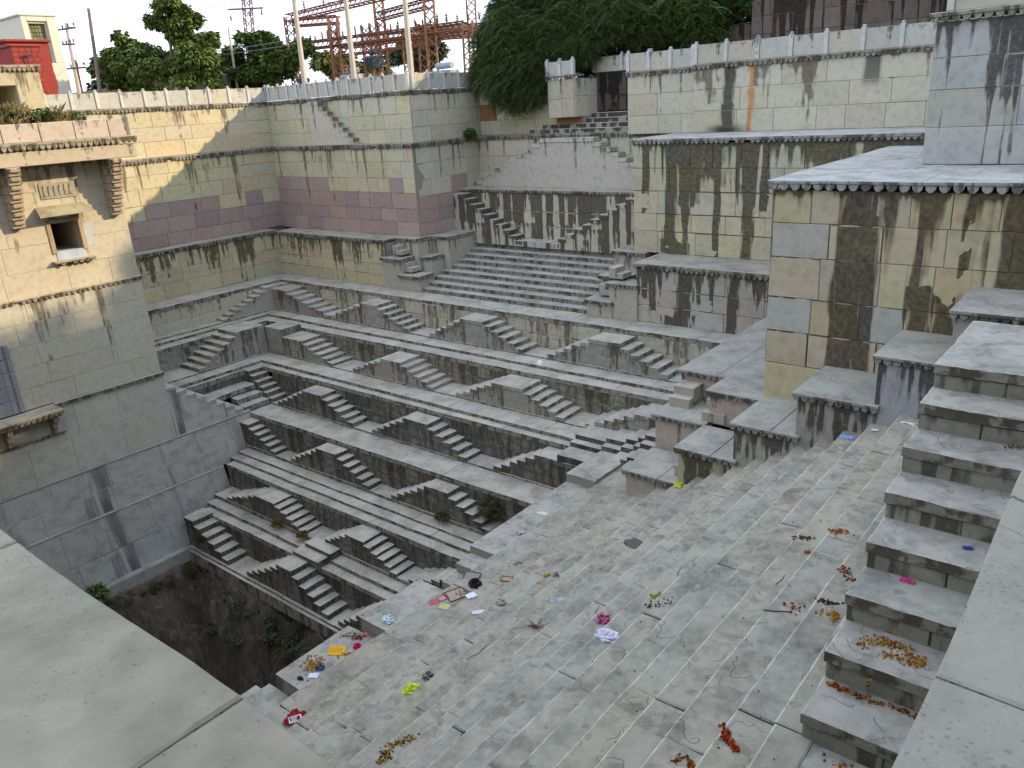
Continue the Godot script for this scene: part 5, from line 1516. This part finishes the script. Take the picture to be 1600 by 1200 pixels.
func garland(label: String, path: Array, n: int, spread: float, cols: Array, r := 0.022, called := "flower_garland", cat := "garland"):
	var o := thing(called, label, cat, P(path[0][0], path[0][1], path[0][2]), "flower offerings on the steps")
	for c in cols.size():
		var mb := lmb(o, cols[c] * 0.6)
		for i in int(float(n) / cols.size()):
			var t := rng.randf() * (path.size() - 1)
			var k := mini(int(t), path.size() - 2) if path.size() > 1 else 0
			var a: Array = path[k]; var b: Array = path[mini(k + 1, path.size() - 1)]
			var f := t - k
			var p := P(lerpf(a[0], b[0], f), lerpf(a[1], b[1], f), lerpf(a[2], b[2], f))
			p += Vector3(rng.randfn() * spread, absf(rng.randfn()) * 0.008, rng.randfn() * spread)
			bloom(mb, p, r * rr(0.4, 1.05))
		commit(mb, "blossoms", o).set_meta("kind", "stuff")

func sheet(label: String, called: String, cat: String, at: Vector3, w: float, l: float, turn: float, c: Color, crump := 0.02, c2 = null):
	var o := thing(called, label, cat, at)
	var mb := lmb(o, c)
	var n := 7
	var h := []
	for j in n + 1:
		var row := []
		for i in n + 1:
			var x := (float(i) / n - 0.5) * w * (1.0 + rr(-0.04, 0.04)); var z := (float(j) / n - 0.5) * l * (1.0 + rr(-0.04, 0.04))
			var q := Vector3(x, 0.006 + absf(rng.randfn()) * crump, z)
			row.append(at + Basis(Vector3.UP, turn) * q)
		h.append(row)
	for j in n:
		for i in n:
			if c2 != null and (i + j) % 4 == 1: mb.ttint = c2
			else: mb.ttint = c
			mb.tri(h[j][i], h[j][i + 1], h[j + 1][i + 1], Vector3.UP)
			mb.tri(h[j][i], h[j + 1][i + 1], h[j + 1][i], Vector3.UP)
	commit(mb, "sheet", o)
	return o

func bundle(label: String, called: String, cat: String, at: Vector3, r: Vector3, c: Color, rough := 0.3, c2 = null):
	var o := thing(called, label, cat, at)
	var mb := lmb(o, c)
	var nu := 12; var nv := 7
	var pts := []
	for j in nv + 1:
		var row := []
		for i in nu:
			var a := TAU * i / nu; var b := PI * 0.5 * j / nv
			var k := 1.0 + rr(-rough, rough)
			row.append(at + Vector3(cos(a) * cos(b) * r.x * k, maxf(0.004, sin(b) * r.y * k), sin(a) * cos(b) * r.z * k))
		pts.append(row)
	for j in nv:
		for i in nu:
			var i2 := (i + 1) % nu
			var ctr: Vector3 = (pts[j][i] + pts[j + 1][i2]) * 0.5 - at
			var cc: Color = c2 if c2 != null and rng.randf() < 0.3 else c
			mb.tint = cc; mb.ttint = cc
			mb.quad(pts[j][i], pts[j][i2], pts[j + 1][i2], pts[j + 1][i], (ctr + Vector3(0, 0.02, 0)).normalized())
	commit(mb, "folds", o)

func picture(label: String, at: Vector3, w: float, l: float, turn: float, fc: Color, pc: Color, tilt := 0.0):
	var o := thing("picture_frame", label, "picture frame", at)
	var bas := Basis(Vector3.UP, turn) * Basis(Vector3.RIGHT, tilt)
	o.basis = bas
	var fr := MB.new(M.mesh, M.mesh); fr.tint = fc; fr.ttint = fc
	var e := 0.022
	for b in [[-w / 2, w / 2, -l / 2, -l / 2 + e], [-w / 2, w / 2, l / 2 - e, l / 2], [-w / 2, -w / 2 + e, -l / 2 + e, l / 2 - e], [w / 2 - e, w / 2, -l / 2 + e, l / 2 - e]]:
		fr.boxm(Vector3(b[0], 0.004, b[2]), Vector3(b[1], 0.026, b[3]), 0.004)
	commit(fr, "frame", o)
	var pn := MB.new(M.vc, M.vc); pn.tint = pc; pn.ttint = pc
	pn.boxm(Vector3(-w / 2 + e, 0.003, -l / 2 + e), Vector3(w / 2 - e, 0.012, l / 2 - e), 0.0)
	commit(pn, "print", o)

func twigs(label: String, at: Vector3, n: int, l: float, c: Color, up := 0.5, called := "twig_bundle", cat := "twigs"):
	var o := thing(called, label, cat, at)
	var mb := lmb(o, c)
	for i in n:
		var d := Vector3(rng.randfn(), absf(rng.randfn()) * up + 0.05, rng.randfn()).normalized() * l * rr(0.5, 1.2)
		var m := at + d * 0.5 + Vector3(rr(-0.03, 0.03), rr(0, 0.04), rr(-0.03, 0.03))
		mb.tube(at + Vector3(rr(-0.05, 0.05), 0.008, rr(-0.05, 0.05)), m, 0.006, 0.005, 4)
		mb.tube(m, at + d, 0.005, 0.002, 4)
	commit(mb, "stalks", o)

func stick(label: String, a: Vector3, b: Vector3, r: float, c: Color):
	var o := thing("stick", label, "stick", a)
	var mb := lmb(o, c)
	var m := a.lerp(b, 0.5) + Vector3(rr(-0.03, 0.03), 0.0, rr(-0.03, 0.03))
	r *= 0.7
	mb.tube(a + Vector3(0, r, 0), m + Vector3(0, r, 0), r, r * 0.9, 6)
	mb.tube(m + Vector3(0, r, 0), b + Vector3(0, r, 0), r * 0.9, r * 0.5, 6)
	commit(mb, "branch", o)

func litter():
	var OR := [Color(0.62, 0.17, 0.01), Color(0.50, 0.10, 0.01), Color(0.68, 0.27, 0.02), Color(0.22, 0.06, 0.02)]
	var YE := [Color(0.62, 0.36, 0.03), Color(0.52, 0.28, 0.03), Color(0.40, 0.20, 0.03), Color(0.65, 0.42, 0.06)]
	var BR := [Color(0.16, 0.06, 0.03), Color(0.30, 0.10, 0.03), Color(0.10, 0.05, 0.035)]
	var RE := [Color(0.45, 0.03, 0.015), Color(0.55, 0.07, 0.01), Color(0.28, 0.02, 0.015)]
	var lv := -6.95
	# the lower landing holds the densest heap: places on it lie at y = -6.95
	garland("heap of yellow marigolds beside the yellow cloth at the pit edge", [[-8.1, lv, 4.95], [-7.9, lv, 4.85], [-7.98, lv, 5.05]], 150, 0.09, YE, 0.026)
	var yc = sheet("yellow printed prayer cloth lying at the pit edge", "prayer_cloth", "cloth", P(-7.93, lv, 5.30), 0.36, 0.30, 0.6, Color(0.72, 0.38, 0.015), 0.012)
	var tx := MB.new(M.vc, M.vc); tx.org = yc.position; tx.tint = Color(0.30, 0.10, 0.02); tx.ttint = tx.tint
	for i in 3:
		for j in 5:
			var p := P(-7.93, lv, 5.30) + Basis(Vector3.UP, 0.6) * Vector3(-0.13 + j * 0.058, 0.03, -0.06 + i * 0.06)
			tx.boxm(p - Vector3(0.02, 0.0, 0.005), p + Vector3(0.02, 0.004, 0.005), 0.0)
	commit(tx, "printed_lines", yc)
	garland("orange marigold string along the front of the yellow cloth", [[-7.82, lv, 5.25], [-7.72, lv, 5.38], [-7.65, lv, 5.5]], 60, 0.03, [Color(0.72, 0.38, 0.02), Color(0.62, 0.25, 0.02)], 0.026)
	garland("withered brown garland clump nearest the white papers", [[-7.55, lv, 4.87], [-7.45, lv, 4.95]], 46, 0.035, BR, 0.024)
	garland("rust-brown withered marigolds beside the pink cup", [[-7.95, lv, 5.63], [-7.85, lv, 5.68]], 60, 0.05, BR + [Color(0.45, 0.16, 0.02)], 0.026)
	bundle("small bright pink cup among the flower offerings", "cup", "cup", P(-7.86, lv, 5.78), Vector3(0.07, 0.06, 0.07), Color(0.75, 0.12, 0.22), 0.08)
	bundle("crumpled magenta cloth beside the yellow cloth", "cloth", "cloth", P(-7.76, lv, 5.52), Vector3(0.08, 0.08, 0.09), Color(0.45, 0.01, 0.10), 0.25)
	sheet("white paper lying left of the yellow cloth, near the landing edge", "paper", "paper", P(-7.78, lv, 4.79), 0.22, 0.15, 0.5, Color(0.62, 0.64, 0.75), 0.012)
	sheet("dark blue-black wrapper next to the white paper", "wrapper", "wrapper", P(-7.83, lv, 4.93), 0.20, 0.15, 0.9, Color(0.02, 0.025, 0.05), 0.03, Color(0.05, 0.20, 0.5))
	bundle("small black crumpled rag at the end of the offerings", "rag", "rag", P(-7.88, lv, 4.65), Vector3(0.08, 0.04, 0.05), Color(0.03, 0.03, 0.035), 0.4)
	bundle("larger white plastic bag, the left of two by the landing corner", "plastic_bag", "plastic bag", P(-7.93, lv, 5.72) + Vector3(0, 0, -0.25), Vector3(0.15, 0.10, 0.14), Color(0.56, 0.62, 0.68), 0.25, Color(0.40, 0.46, 0.52))
	bundle("rounder white plastic bag, the right of two by the landing corner", "plastic_bag", "plastic bag", P(-7.55, -6.7, 5.95), Vector3(0.15, 0.14, 0.13), Color(0.58, 0.66, 0.72), 0.18, Color(0.32, 0.36, 0.40))
	garland("dry dark garland lying on the landing corner", [[-8.1, lv, 5.55], [-8.0, lv, 5.7]], 40, 0.05, [Color(0.10, 0.06, 0.05), Color(0.16, 0.10, 0.07)], 0.018)
	# red cloth with a small framed print near the parapet
	sheet("crumpled dark red cloth under a small framed print, near the parapet", "red_cloth", "cloth", P(-6.52, -6.2, 3.71), 0.34, 0.34, 0.4, Color(0.30, 0.015, 0.025), 0.035, Color(0.20, 0.01, 0.02))
	picture("small white-framed print lying on the dark red cloth", P(-6.5, -6.175, 3.69), 0.16, 0.22, -0.5, Color(0.62, 0.62, 0.64), Color(0.30, 0.30, 0.36))
	stick("thin curved stalk leading up from the red cloth", P(-6.52, -6.2, 3.85), P(-6.6, -6.2, 4.15), 0.012, Color(0.26, 0.20, 0.13))
	bundle("bright yellow-green crumpled plastic bag on the lower steps", "plastic_bag", "plastic bag", P(-5.36, -5.719, 4.40), Vector3(0.11, 0.08, 0.14), Color(0.52, 0.60, 0.02), 0.3, Color(0.30, 0.34, 0.05))
	bundle("grey-black rag ring just above the yellow-green bag", "rag", "rag", P(-5.36, -5.719, 4.66), Vector3(0.09, 0.05, 0.10), Color(0.07, 0.065, 0.05), 0.4, Color(0.20, 0.19, 0.14))
	garland("long mixed brown and yellow garland at the bottom edge of the stairs", [[-4.46, -5.213, 3.22], [-4.5, -5.213, 3.42], [-4.42, -5.213, 3.62]], 130, 0.05, YE + BR, 0.022)
	# broken frames
	picture("large dark frame with a stained print, tipped among petals", P(-6.66, -6.2, 6.43), 0.40, 0.46, -0.35, Color(0.09, 0.06, 0.05), Color(0.34, 0.29, 0.22))
	garland("orange petals scattered over the large dark frame", [[-6.66, -6.18, 6.5], [-6.5, -6.19, 6.5]], 40, 0.09, [Color(0.45, 0.14, 0.06), Color(0.5, 0.2, 0.1)], 0.018)
	picture("small pink-edged frame left of the large dark frame", P(-6.75, -6.2, 6.27), 0.2, 0.24, -0.4, Color(0.42, 0.10, 0.12), Color(0.45, 0.25, 0.24))
	sheet("red card fragment left of the pink-edged frame", "card", "card", P(-6.78, -6.2, 6.13), 0.14, 0.2, -0.5, Color(0.48, 0.11, 0.12), 0.012)
	sheet("white square paper right of the large dark frame", "paper", "paper", P(-6.37, -6.1, 6.42), 0.18, 0.22, -0.3, Color(0.66, 0.68, 0.74), 0.01)
	sheet("pale yellow leaflet in front of the frames", "leaflet", "paper", P(-6.6, -6.2, 6.14), 0.24, 0.18, 0.3, Color(0.45, 0.45, 0.18), 0.008)
	picture("broken dark frame leaning behind the black bag", P(-6.75, -6.19, 6.84), 0.38, 0.34, 0.3, Color(0.10, 0.08, 0.07), Color(0.24, 0.22, 0.20), 0.25)
	bundle("crumpled black bag in front of the broken dark frame", "plastic_bag", "plastic bag", P(-6.6, -6.2, 6.74), Vector3(0.14, 0.13, 0.13), Color(0.025, 0.022, 0.022), 0.35)
	picture("small brown picture frame alone on a lower step", P(-6.22, -6.1, 6.98), 0.26, 0.2, 0.4, Color(0.16, 0.11, 0.09), Color(0.38, 0.24, 0.17))
	sheet("narrow white slip of paper below the frames", "paper", "paper", P(-5.95, -6.0, 6.10), 0.12, 0.24, -0.7, Color(0.60, 0.63, 0.66), 0.008)
	bundle("crumpled tan wrapper on the step below the black rag", "wrapper", "wrapper", P(-5.72, -5.888, 6.30), Vector3(0.11, 0.05, 0.08), Color(0.36, 0.32, 0.22), 0.4, Color(0.12, 0.10, 0.08))
	garland("few yellow blossoms alone on an upper step", [[-5.47, -5.719, 6.86], [-5.44, -5.719, 6.93]], 12, 0.02, [Color(0.62, 0.45, 0.03)], 0.03)
	bundle("small dark crushed can near the yellow blossoms", "crushed_can", "can", P(-5.2, -5.55, 6.75), Vector3(0.07, 0.07, 0.07), Color(0.12, 0.11, 0.10), 0.3, Color(0.3, 0.3, 0.28))
	sheet("brown leaf-coloured paper scrap beside the crushed can", "paper", "paper", P(-5.25, -5.55, 6.5), 0.16, 0.14, 0.2, Color(0.32, 0.24, 0.14), 0.02)
	sheet("lavender sweet wrapper lying on a middle step", "wrapper", "wrapper", P(-4.72, -5.382, 6.16), 0.12, 0.30, -0.9, Color(0.45, 0.40, 0.55), 0.012)
	twigs("bundle of dry reddish twigs on the middle of the great stairs", P(-4.5, -5.213, 5.45), 24, 0.30, Color(0.15, 0.095, 0.065), 0.18)
	sheet("magenta and lilac folded box on a middle step", "carton", "box", P(-3.58, -4.706, 5.36), 0.20, 0.18, 0.5, Color(0.38, 0.02, 0.10), 0.045, Color(0.40, 0.30, 0.45))
	bundle("lilac crumpled plastic sheet just below the magenta box", "plastic_sheet", "plastic sheet", P(-3.3, -4.538, 5.0), Vector3(0.17, 0.05, 0.13), Color(0.46, 0.42, 0.54), 0.35, Color(0.60, 0.57, 0.66))
	garland("yellow-green blossoms against a step edge, centre right", [[-3.27, -4.538, 5.70], [-3.24, -4.538, 5.82]], 26, 0.025, [Color(0.58, 0.50, 0.03), Color(0.42, 0.40, 0.03)], 0.026)
	garland("dark brown leafy garland below the yellow-green blossoms", [[-3.1, -4.369, 5.36], [-2.95, -4.369, 5.55]], 46, 0.05, [Color(0.07, 0.035, 0.03), Color(0.18, 0.09, 0.06)], 0.02)
	bundle("flat dark patch of broken stone on an upper step", "broken_stone", "stone", P(-4.5, -5.213, 7.46), Vector3(0.19, 0.012, 0.17), Color(0.10, 0.095, 0.085), 0.3)
	bundle("yellow plastic bag wedged in the corner of two benches", "plastic_bag", "plastic bag", P(-5.07, -5.55, 9.70), Vector3(0.15, 0.08, 0.10), Color(0.50, 0.50, 0.02), 0.35, Color(0.36, 0.38, 0.10))
	sheet("bright blue paper at the foot of the fourth bench", "paper", "paper", P(-2.73, -4.2, 9.62), 0.26, 0.16, 0.1, Color(0.22, 0.32, 0.72), 0.01)
	sheet("white paper scrap on the next step right of the blue paper", "paper", "paper", P(-2.4, -4.031, 9.6), 0.12, 0.10, 0.4, Color(0.62, 0.62, 0.62), 0.015)
	sheet("long white paper scrap beside the topmost visible steps", "paper", "paper", P(-2.04, -3.862, 9.6), 0.26, 0.08, 0.0, Color(0.64, 0.64, 0.64), 0.01)
	sheet("white printed label lying flat on the landing near the terraces", "label_slip", "paper", P(-7.15, -6.3, 9.0), 0.28, 0.14, 0.1, Color(0.56, 0.58, 0.58), 0.003)
	sheet("red and white sweet wrapper near the landing edge", "wrapper", "wrapper", P(-7.04, -6.3, 8.3), 0.2, 0.14, 0.8, Color(0.5, 0.5, 0.48), 0.03, Color(0.35, 0.05, 0.03))
	garland("orange-brown dried marigold stem in a broken step", [[-6.4, -6.1, 7.25], [-6.3, -6.1, 7.45]], 24, 0.03, [Color(0.36, 0.14, 0.04), Color(0.2, 0.08, 0.03)], 0.018)
	bundle("white foam block lying on a thin terrace step", "foam_block", "block", P(-10.88, -5.79, 13.92), Vector3(0.13, 0.17, 0.10), Color(0.80, 0.80, 0.78), 0.08)
	# flowers near the side stairs
	garland("orange marigold cluster with a stalk, upper right of the great stairs", [[-1.86, -3.694, 6.38], [-1.74, -3.694, 6.45]], 40, 0.045, OR + [Color(0.7, 0.35, 0.03)], 0.02)
	garland("dark withered garland left of the orange cluster", [[-2.2, -3.862, 6.38], [-2.05, -3.862, 6.48]], 30, 0.025, BR, 0.02)
	garland("small orange blossom pinch below the withered garland", [[-2.03, -3.862, 6.2], [-1.99, -3.862, 6.22]], 14, 0.02, OR, 0.02)
	garland("dark red garland piece against the side stairs", [[-1.55, -3.525, 5.62], [-1.42, -3.525, 5.45]], 46, 0.03, BR + RE, 0.02)
	garland("scattered dark red petals near the broken twig", [[-1.78, -3.694, 5.14], [-1.68, -3.694, 5.16]], 26, 0.05, RE, 0.018)
	garland("yellow-orange marigold strand against the side stairs", [[-1.5, -3.525, 4.95], [-1.4, -3.525, 5.0], [-1.36, -3.525, 4.9]], 44, 0.03, YE + [Color(0.66, 0.30, 0.02)], 0.022)
	garland("blackish withered garland above the yellow-orange strand", [[-1.55, -3.525, 5.08], [-1.38, -3.525, 5.12]], 36, 0.025, [Color(0.08, 0.04, 0.03), Color(0.14, 0.07, 0.05)], 0.02)
	stick("broken dark twig lying beside the red petals", P(-1.9, -3.694, 4.98), P(-1.72, -3.694, 5.08), 0.012, Color(0.07, 0.06, 0.05))
	stick("short dark twig on the lower middle of the great stairs", P(-4.9, -5.382, 4.8), P(-4.85, -5.382, 4.95), 0.010, Color(0.07, 0.06, 0.05))
	garland("bright red marigold garland near the bottom of the great stairs", [[-1.56, -3.525, 3.58], [-1.5, -3.525, 3.48], [-1.42, -3.525, 3.43]], 70, 0.022, RE + [Color(0.6, 0.13, 0.01)], 0.020)
	garland("orange-brown garland ring at the bottom edge of the picture", [[-1.75, -3.694, 3.30], [-1.72, -3.694, 3.37], [-1.65, -3.694, 3.36], [-1.64, -3.694, 3.29]], 60, 0.015, OR + BR, 0.019)
	garland("wide heap of orange and yellow marigolds on a side stair tread", [[-0.98, -3.002, 4.05], [-0.9, -3.002, 4.15], [-0.76, -3.002, 4.13], [-0.66, -3.002, 4.06], [-0.84, -3.002, 4.03]], 240, 0.035, OR + YE, 0.015)
	garland("strand of flowers hanging down a side stair riser", [[-0.87, -3.0, 3.97], [-0.87, -3.1, 3.87], [-0.89, -3.18, 3.86]], 26, 0.01, YE + BR, 0.014)
	garland("red marigold string at the back of the lowest flowered tread", [[-1.09, -3.189, 3.85], [-0.98, -3.189, 3.86]], 40, 0.015, RE + OR, 0.019)
	garland("line of crushed orange petals along the same tread", [[-0.98, -3.189, 3.86], [-0.85, -3.189, 3.85], [-0.68, -3.189, 3.87], [-0.55, -3.189, 3.84]], 150, 0.02, OR + BR + [Color(0.45, 0.33, 0.05)], 0.013)
	garland("few orange petals on the lowest visible tread", [[-1.0, -3.376, 3.5], [-0.8, -3.376, 3.52], [-0.6, -3.376, 3.5]], 30, 0.03, OR, 0.015)
	sheet("pink foil packet at the back of a side stair tread", "packet", "packet", P(-0.87, -2.815, 4.53), 0.13, 0.075, -0.1, Color(0.50, 0.05, 0.20), 0.012)
	sheet("small blue packet on a side stair tread", "packet", "packet", P(-0.62, -2.629, 4.77), 0.09, 0.06, 0.3, Color(0.05, 0.05, 0.30), 0.01)
	garland("dry brown petals at the back of an upper side stair tread", [[-0.6, -2.255, 5.5], [-0.5, -2.255, 5.55]], 30, 0.03, BR, 0.012)
	# pebbles and crumbs
	var o := thing("crumbs", "small dark crumbs, petals and pebbles strewn over the great stairs", "litter", P(-4, -5, 6), "", "stuff")
	var mb := lmb(o, Color(0.06, 0.055, 0.05))
	for i in 420:
		var k := rng.randi() % ET.size()
		var x1: float = ET[k + 1][0] if k + 1 < ET.size() else -1.13
		var x := rr(ET[k][0] + 0.02, x1 - 0.02)
		mb.tint = [Color(0.05, 0.045, 0.04), Color(0.12, 0.10, 0.08), Color(0.45, 0.44, 0.42), Color(0.25, 0.10, 0.04)][[0, 0, 0, 1, 1, 2, 3][rng.randi() % 7]]; mb.ttint = mb.tint
		bloom(mb, P(x, ET[k][1] + 0.003, rr(2.5, 9.5)), rr(0.003, 0.012))
	commit(mb, "crumb_scatter", o)
	var st := [["between the yellow-green bag and the twig bundle", 5, 5.1], ["right of the twig bundle", 9, 5.6], ["above the magenta box", 11, 6.2], ["near the bottom edge of the great stairs", 9, 3.6], ["left of the broken stone patch", 5, 7.9], ["below the fifth bench", 14, 8.4], ["left of the dark red petals", 15, 5.6]]
	for s in st:
		var k: int = s[1]
		var x: float = lerpf(ET[k][0], ET[k + 1][0], 0.5)
		var a := rng.randf() * TAU
		stick("thin dark stray twig lying %s" % s[0], P(x, ET[k][1], s[2]), P(x, ET[k][1], s[2]) + Vector3(cos(a) * 0.12, 0, sin(a) * 0.28), 0.008, Color(0.08, 0.07, 0.06))
